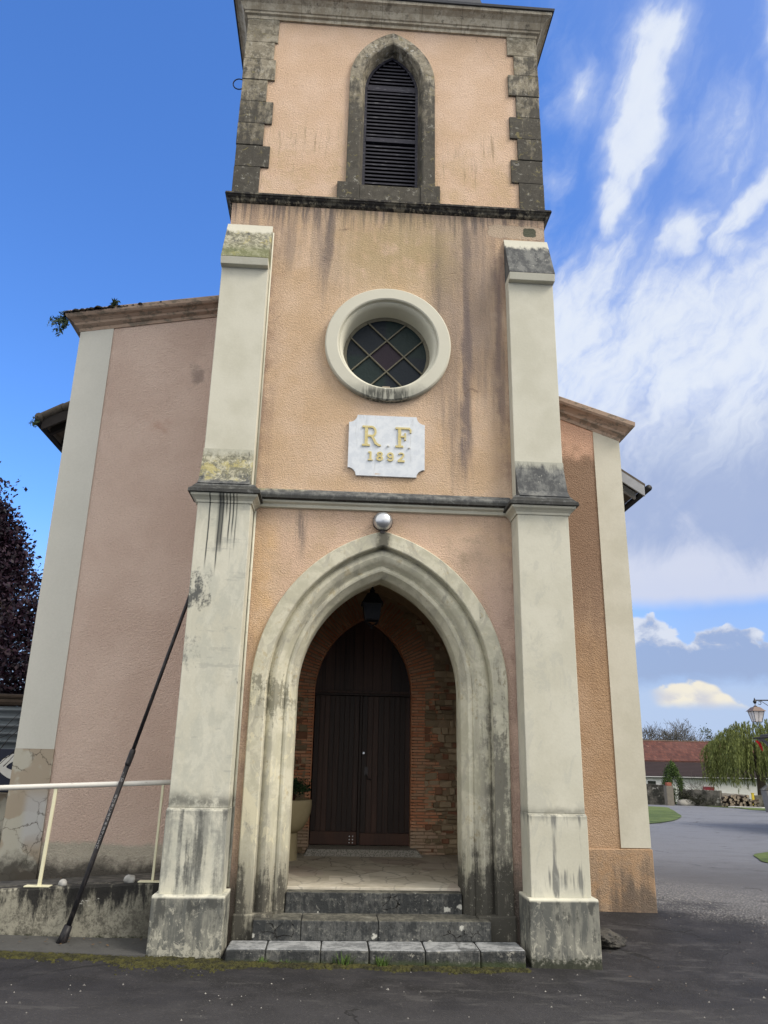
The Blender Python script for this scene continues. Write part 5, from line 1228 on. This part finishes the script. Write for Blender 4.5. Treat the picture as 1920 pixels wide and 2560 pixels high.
m = MB(); m.box(-.27, .27, -.27, .27, -.2, 1.42); m.build('shaft', material('grey_stone_block', m_plain((.17, .155, .13), .3, 4., 1), .9, .6, .03), gp, bevel=.02)
m = MB(); m.box(-.16, .20, -.2, .2, 1.422, 1.66); m.build('brick_top', material('brick_top', m_plain((.26, .09, .06), .3, 6.), .9), gp, bevel=.015)
yp = empty('yellow_post', at(31.1, 49.6), label='short yellow post at the end of the pale concrete wall', cat='post')
m = MB(); m.box(-.09, .09, -.05, .05, -.1, 1.0); m.build('shaft', material('yellow_paint', m_plain((.55, .42, .04), .1), .6), yp, bevel=.01)
m = MB(); m.box(-.11, .11, -.07, .07, 1.0, 1.04); m.build('cap', material('yellow_cap', m_plain((.45, .36, .06), .1), .6), yp, bevel=.01)
sp = empty('stone_post', at(27.55, 41.), label='large rough grey stone post standing beside the road near the willow', cat='post')
m = MB(); m.hexa([(-.05, -.4, -.2), (1.5, -.4, -.2), (1.5, .4, -.2), (-.05, .4, -.2), (-.30, -.35, 1.32), (1.4, -.35, 1.5), (1.4, .35, 1.5), (-.30, .35, 1.32)]); m.build('shaft', material('rough_grey', lambda t: (t.mix((.10, .10, .105), (.26, .255, .25), t.noise(t.obj(), 4., 7., .7)), t.noise(t.obj(), 7., 7.)), .95, .8, .03), sp, bevel=.05)
m = MB(); m.hexa([(-.35, -.4, 1.33), (.6, -.4, 1.45), (.6, .4, 1.45), (-.35, .4, 1.33), (-.05, -.2, 1.62), (.3, -.2, 1.66), (.3, .2, 1.66), (-.05, .2, 1.62)]); m.build('cap', OLDW, sp, bevel=.03)
# firewood
LOGM = material('log_bark', m_plain((.055, .042, .032), .5, 5., 1), .95, .7, .02); CUTM = material('cut_wood', m_plain((.27, .22, .16), .3, 3.), .85)
rn = random.Random(17); proto = None
Aw, Bw = Vector((28.75, 49.6, 0)), Vector((31.0, 48.6, 0))
row = 0
for row in range(6):
    for i in range(9-(row % 2) if row < 4 else 6):
        q = (i+.5*(row % 2)+.4)/9.; p = Aw.lerp(Bw, q); r = rn.uniform(.07, .115)
        e = empty('log', (p.x, p.y, ground(p.x, p.y)+.09+row*.135), label='cut log in the firewood stack before the pale wall', cat='log', group='logs of the firewood stack'); e.rotation_euler = (rn.uniform(-.25, .25), rn.uniform(-.2, .2), rn.uniform(-1.3, .2)); e.location.z += rn.uniform(-.04, .04)
        if proto is None:
            m = MB(); m.tube([(0, -.35, 0), (.01, 0, .01), (0, .35, 0)], [.10, .11, .10], 9, cap=False); c1 = m.build('bark', LOGM, e, smooth=True)
            proto = [c1]
            for y in (-.351, .351):
                m = MB(); m.v += [(.10*cos(a*2*pi/9), y, .10*sin(a*2*pi/9)) for a in range(9)]; m.f.append(tuple(range(9))); proto.append(m.build('cut_end', CUTM, e))
        else:
            for c_ in proto:
                d_ = c_.copy(); COL.objects.link(d_); d_.parent = e
        e.scale = (r/.1, 1, r/.1)
# pale sheet of ground at its foot
m = MB(); q = [(28.6, 48.6), (30.3, 47.0), (30.9, 47.3), (29.2, 49.1)]
m.add([(x, y, ground(x, y)+.10) for x, y in q]+[(x, y, ground(x, y)-.02) for x, y in q], [(0, 1, 2, 3), (0, 4, 5, 1), (1, 5, 6, 2), (2, 6, 7, 3), (3, 7, 4, 0)]); m.build('kerb_slab', material('pale_slab', m_plain((.50, .50, .50), .08), .9), label='pale concrete slab along the road before the firewood', cat='slab')
pebble('pale_rock', (27.0, 51.8, ground(27, 51.8)+.12), (.75, .4, .32), material('pale_rock', m_plain((.32, .31, .28), .2, 3., 1), .95, .5, .03), 12, label='low whitish rock beside the cypress at the roadside', cat='rock')
# cypress
CYP = leafmat('cypress_green', (.018, .04, .012), (.085, .135, .03), 1.1)
e = empty('cypress_bush', at(26.9, 54.), label='dense upright green cypress bush behind the square pillar', cat='shrub'); rn = random.Random(2)
m = MB(); m.tube([(0, 0, 0), (0, 0, 1.2)], [.12, .06], 7); m.build('trunk', BARK, e)
m = MB(); pts = []
for k in range(150):
    zq = rn.random(); a = rn.random()*6.28; rad = .98*(sin(pi*min(1, .18+zq*.82))**.7)*(1-.15*zq); c0 = Vector((rad*.8*cos(a), rad*.8*sin(a), .15+2.9*zq)); 
    for _ in range(70): pts.append(c0+Vector((rn.gauss(0, .10), rn.gauss(0, .10), rn.gauss(0, .22)+.1))*(1.-.4*zq))
leaves(m, pts, .055, rn, .4); m.build('crown', CYP, e)
# bramble and bare bushes over the wall
TWIG = material('grey_twigs', m_plain((.16, .145, .13), .2), .95)
def bare_bush(loc, n, H, seed, label, mat=TWIG, nm='bare_bush'):
    rn = random.Random(seed); m = MB(); tips = []
    for k in range(n): limb(m, Vector((rn.uniform(-.3, .3), rn.uniform(-.3, .3), 0)), Vector((rn.gauss(0, .5), rn.gauss(0, .4), 1)).normalized(), H*.45, .022, 2, rn, tips, .5, 3, (3, 4), .3, .007)
    m.build(nm, mat, None, loc=loc, label=label, cat='shrub')
bare_bush(at(29.4, 55.5), 14, 2.5, 5, 'pale leafless bush in front of the white farmhouse wall')
bare_bush(at(25.2, 56.5), 10, 2.3, 6, 'leafless bush behind the dark wall left of the cypress')
BRAM = leafmat('bramble', (.022, .024, .018), (.07, .07, .045), 2.)
rn = random.Random(9); m = MB(); pts = []
for k in range(60):
    q = rn.random(); c0 = Vector((q*2.4-.4, -.1-q*1.6, rn.uniform(.1, .95)*(1-.4*q)))
    pts += [c0+Vector((rn.gauss(0, .16), rn.gauss(0, .12), rn.gauss(0, .12))) for _ in range(45)]
leaves(m, pts, .05, rn, .6); m.build('bramble_bush', BRAM, None, loc=at(26.9, 52.2), label='dark tangled bramble leaning on the rubble wall right of the pale rock', cat='shrub')
# weeping willow
WIL = leafmat('willow_leaf', (.075, .095, .025), (.20, .23, .07), .9)
def willow(loc, H, R0, seed, label):
    rn = random.Random(seed); e = empty('weeping_willow', loc, label=label, cat='tree'); m = MB(); tips = []
    m.tube([(0, 0, 0), (.1, 0, H*.4), (.0, .1, H*.6)], [.38, .30, .22], 10)
    for k in range(7): limb(m, Vector((0, 0, H*.48)), Vector((cos(k*.9), sin(k*.9), .9)).normalized(), H*.3, .13, 2, rn, tips, .5, 3, (2, 3), .3, .02)
    m.build('trunk', BARK, e); m = MB(); lv = []
    for k in range(620):
        a = rn.random()*6.28; rr_ = R0*rn.uniform(.15, 1.)**.6; q = rr_/R0
        lob = 1+.10*sin(a*3+1)+.07*sin(a*7); rr_ *= lob
        top = H*(1-.30*q*q)+rn.gauss(0, .14); L_ = (top-rn.uniform(.35, 1.9))*(.55+.45*q)*rn.uniform(.6, 1.)
        x0, y0 = rr_*cos(a), rr_*sin(a); out = .25*rn.random(); n_ = 12; pv_ = None; ph = rn.random()*6
        for i in range(n_+1):
            s = i/n_; p = Vector((x0*(.84+.16*min(1, s*4)+.02*out), y0*(.84+.16*min(1, s*4)), top+.25*sin(min(1, s*5)*pi)*.6-L_*s))+Vector((.07*sin(s*5+ph), .07*cos(s*4+ph), 0))
            if pv_ is not None:
                for _ in range(5):
                    c0 = pv_.lerp(p, rn.random()); lv.append(c0)
            pv_ = p
    for c0 in lv:
        s = rn.uniform(.10, .19); w = rn.uniform(.018, .034); a = rn.random()*6.28; b_ = Vector((cos(a), sin(a), 0))*w; dn = Vector((rn.gauss(0, .22), rn.gauss(0, .22), -1)).normalized()*s
        c0 = c0+Vector((rn.gauss(0, .035), rn.gauss(0, .035), 0)); m.add([c0-dn, c0+b_, c0+dn, c0-b_], [(0, 1, 2, 3)])
    m.build('crown', WIL, e)
willow((34.0, 53.6, ground(34, 53.6)), 6.55, 4.1, 4, 'big weeping willow with long green curtains right of the farmhouse')
# darker evergreen mass seen behind the willow at the right edge
EVG = leafmat('evergreen', (.008, .014, .008), (.03, .045, .02), 1.)
def leafy_tree(loc, H, R0, seed, label, mat, n=90, m_=60, ls=.10, nm='evergreen_tree'):
    rn = random.Random(seed); e = empty(nm, loc, label=label, cat='tree'); m = MB(); tips = []
    m.tube([(0, 0, 0), (0, 0, H*.5)], [.22, .12], 7)
    for k in range(5): limb(m, Vector((0, 0, H*.3)), Vector((cos(k*1.3), sin(k*1.3), 1)).normalized(), H*.32, .08, 2, rn, tips, .55, 3, (2, 3), .3, .012)
    m.build('trunk', BARK, e); m = MB(); pts = []
    for k in range(n):
        a, b_ = rn.random()*6.28, rn.uniform(.15, 1.); rad = R0*sin(pi*min(.98, .12+b_*.85))**.6*sqrt(rn.uniform(.35, 1)); c0 = Vector((rad*cos(a), rad*sin(a), H*b_*.95))
        pts += [c0+Vector((rn.gauss(0, .3), rn.gauss(0, .3), rn.gauss(0, .25))) for _ in range(m_)]
    leaves(m, pts, ls, rn, .55); m.build('crown', mat, e)
leafy_tree((40.5, 56, ground(40, 56)), 4.2, 2.4, 14, 'dark evergreen tree in the shade right of the willow', EVG)
# leafless trees beyond the farmhouse
BTW = material('winter_branch', m_plain((.10, .095, .09), .2), .95)
def bare_tree(x, y, H, seed, label):
    rn = random.Random(seed); e = empty('bare_tree', at(x, y), label=label, cat='tree', group='leafless trees beyond the farmhouse'); m = MB(); tips = []
    m.tube([(0, 0, 0), (.1, 0, H*.35)], [.32, .24], 8, cap=False); m.build('trunk', BTW, e); m = MB()
    for k in range(7): limb(m, Vector((.1, 0, H*(.28+.02*k))), Vector((cos(k*.95)*1.2, sin(k*.95), 1.)).normalized(), H*.27, .13, 4, rn, tips, .5, 3, (3, 4), .3, .020)
    m.build('crown', BTW, e)
for i, (x, y, H, lb) in enumerate(((41.2, 96, 8.8, 'leafless tree at the far left above the farmhouse ridge'), (44.6, 98, 10.3, 'tallest round leafless tree above the farmhouse roof'), (48.0, 98, 10.2, 'broad leafless tree above the middle of the farmhouse roof'), (55.5, 99, 8.4, 'leafless tree half hidden behind the willow'))):
    bare_tree(x, y, H, 40+i, lb)
leafy_tree(at(51.6, 99), 9.0, 2.3, 44, 'thinly leafed dark green tree between the bare trees and the willow', leafmat('dull_green', (.03, .045, .02), (.07, .09, .045), 1.), 42, 30, .13, 'young_tree')
# far wooded edge as one mass, low behind the house
rn = random.Random(77); m = MB(); pts = []
for k in range(420):
    x = rn.uniform(-160, 230); y = 190+rn.uniform(-8, 12); c0 = Vector((x, y, ground(x, y)+rn.uniform(0, 3.6)))
    pts += [c0+Vector((rn.gauss(0, 2), rn.gauss(0, 1.2), rn.gauss(0, 1.))) for _ in range(26)]
leaves(m, pts, .8, rn, .6); m.build('distant_wood', leafmat('distant_leaf', (.04, .05, .035), (.09, .10, .07), .1), kind='stuff', label='low distant wood on the horizon beyond the farmhouse', cat='wood')

# street lantern on a bracket and the building that carries it, at the right edge
LX, LY = 18.66, 25.
def to25(X, Z): return X, Z
lb_ = empty('street_lantern', (LX-.02, LY, 3.545), label='old four-sided street lantern with frosted panes hanging from a scrolled iron bracket', cat='street lamp')
LG = material('frosted_pane', lambda t: (t.mix((.62, .60, .62), (.75, .74, .76), t.noise(t.obj(), 9., 4.)), None), .35, spec=.5)
LROOF = material('lantern_copper', m_plain((.17, .125, .105), .2, 9.), .6)
lantern(lb_, 1., DARKM, LG, .255, .155, .47, LROOF)
m = MB(); m.lathe([(.02, .80), (.05, .82), (.085, .90), (.05, .96), (.03, .985), (.035, 1.01), (.001, 1.08)], n=10)
m.lathe([(.03, .66), (.09, .67), (.07, .71), (.03, .72)], n=10)
m.build('finial', DARKM, lb_)
m = MB(); m.tube([(0, 0, .96), (1.9, 0, 1.00)], .028, 8)
m.tube([(.22+.07*cos(a), 0, .84+.07*sin(a)) for a in frange(-2.6, 2.2, 10)]+[(.3, 0, .93), (.7, 0, .68), (1.25, 0, .28)], .014, 6)
m.build('bracket', DARKM, lb_)
bd = empty('neighbour_house', (19.5, 25, ground(19.5, 25)), label='building corner with a dark tiled eave and carved grey bracket below the street lantern', cat='house')
gz2 = ground(19.5, 25)
m = MB(); m.box(.95, 8, -8, -.6, -.2, 2.9-gz2); m.build('wall', WHW, bd)
m = MB(); m.hexa([(-1.12, -8, 2.80-gz2), (.1, -8, 2.98-gz2), (.1, .05, 2.98-gz2), (-1.12, .05, 2.80-gz2), (-1.12, -8, 2.86-gz2), (.1, -8, 3.04-gz2), (.1, .05, 3.04-gz2), (-1.12, .05, 2.86-gz2)])
m.hexa([(.101, -8, 2.98-gz2), (5, -8, 3.9-gz2), (5, .05, 3.9-gz2), (.101, .05, 2.98-gz2), (.101, -8, 3.04-gz2), (5, -8, 3.96-gz2), (5, .05, 3.96-gz2), (.101, .05, 3.04-gz2)])
m.build('roof', DKWOOD, bd)
m = MB()
for k in range(9): m.tube([(-.72+k*.2, -7.9, 2.93-gz2+k*.033), (-.72+k*.2, .04, 2.93-gz2+k*.033)], .075, 8)
m.build('eave_tiles', TILE_D, bd, smooth=True)
m = MB(); c_ = [(-.95, 2.78), (-.72, 2.72), (-.52, 2.52), (-.30, 2.42), (.2, 2.38), (1., 2.38)]
for (x0_, z0_), (x1_, z1_) in zip(c_[:-1], c_[1:]): m.hexa([(x0_, -.12, z0_-.05-gz2), (x1_, -.12, z1_-.05-gz2), (x1_, -.05, z1_-.05-gz2), (x0_, -.05, z0_-.05-gz2), (x0_, -.12, z0_+.10-gz2), (x1_, -.12, z1_+.16-gz2), (x1_, -.05, z1_+.16-gz2), (x0_, -.05, z0_+.10-gz2)])
m.build('carved_bracket', BOARD, bd)
fl = empty('red_flag', (18.40, 24.75, 2.73), label='bright red hanging cloth under the dark tiled eave', cat='flag')
m = MB(); c_ = [(-.07, .05, -.02), (.03, .0, -.16), (.10, .02, -.30), (.17, .0, -.46)]
for i in range(3):
    a, b_ = Vector(c_[i]), Vector(c_[i+1]); w0, w1 = (.10, .115, .09, .03)[i:i+2]
    m.hexa([a+Vector((0, -.012, 0)), a+Vector((w0, -.012, .03)), a+Vector((w0, .012, .03)), a+Vector((0, .012, 0)), b_+Vector((0, -.012, 0)), b_+Vector((w1, -.012, .03)), b_+Vector((w1, .012, .03)), b_+Vector((0, .012, 0))])
m.build('cloth', material('red_cloth', m_plain((.62, .02, .03), .1), .7), fl)
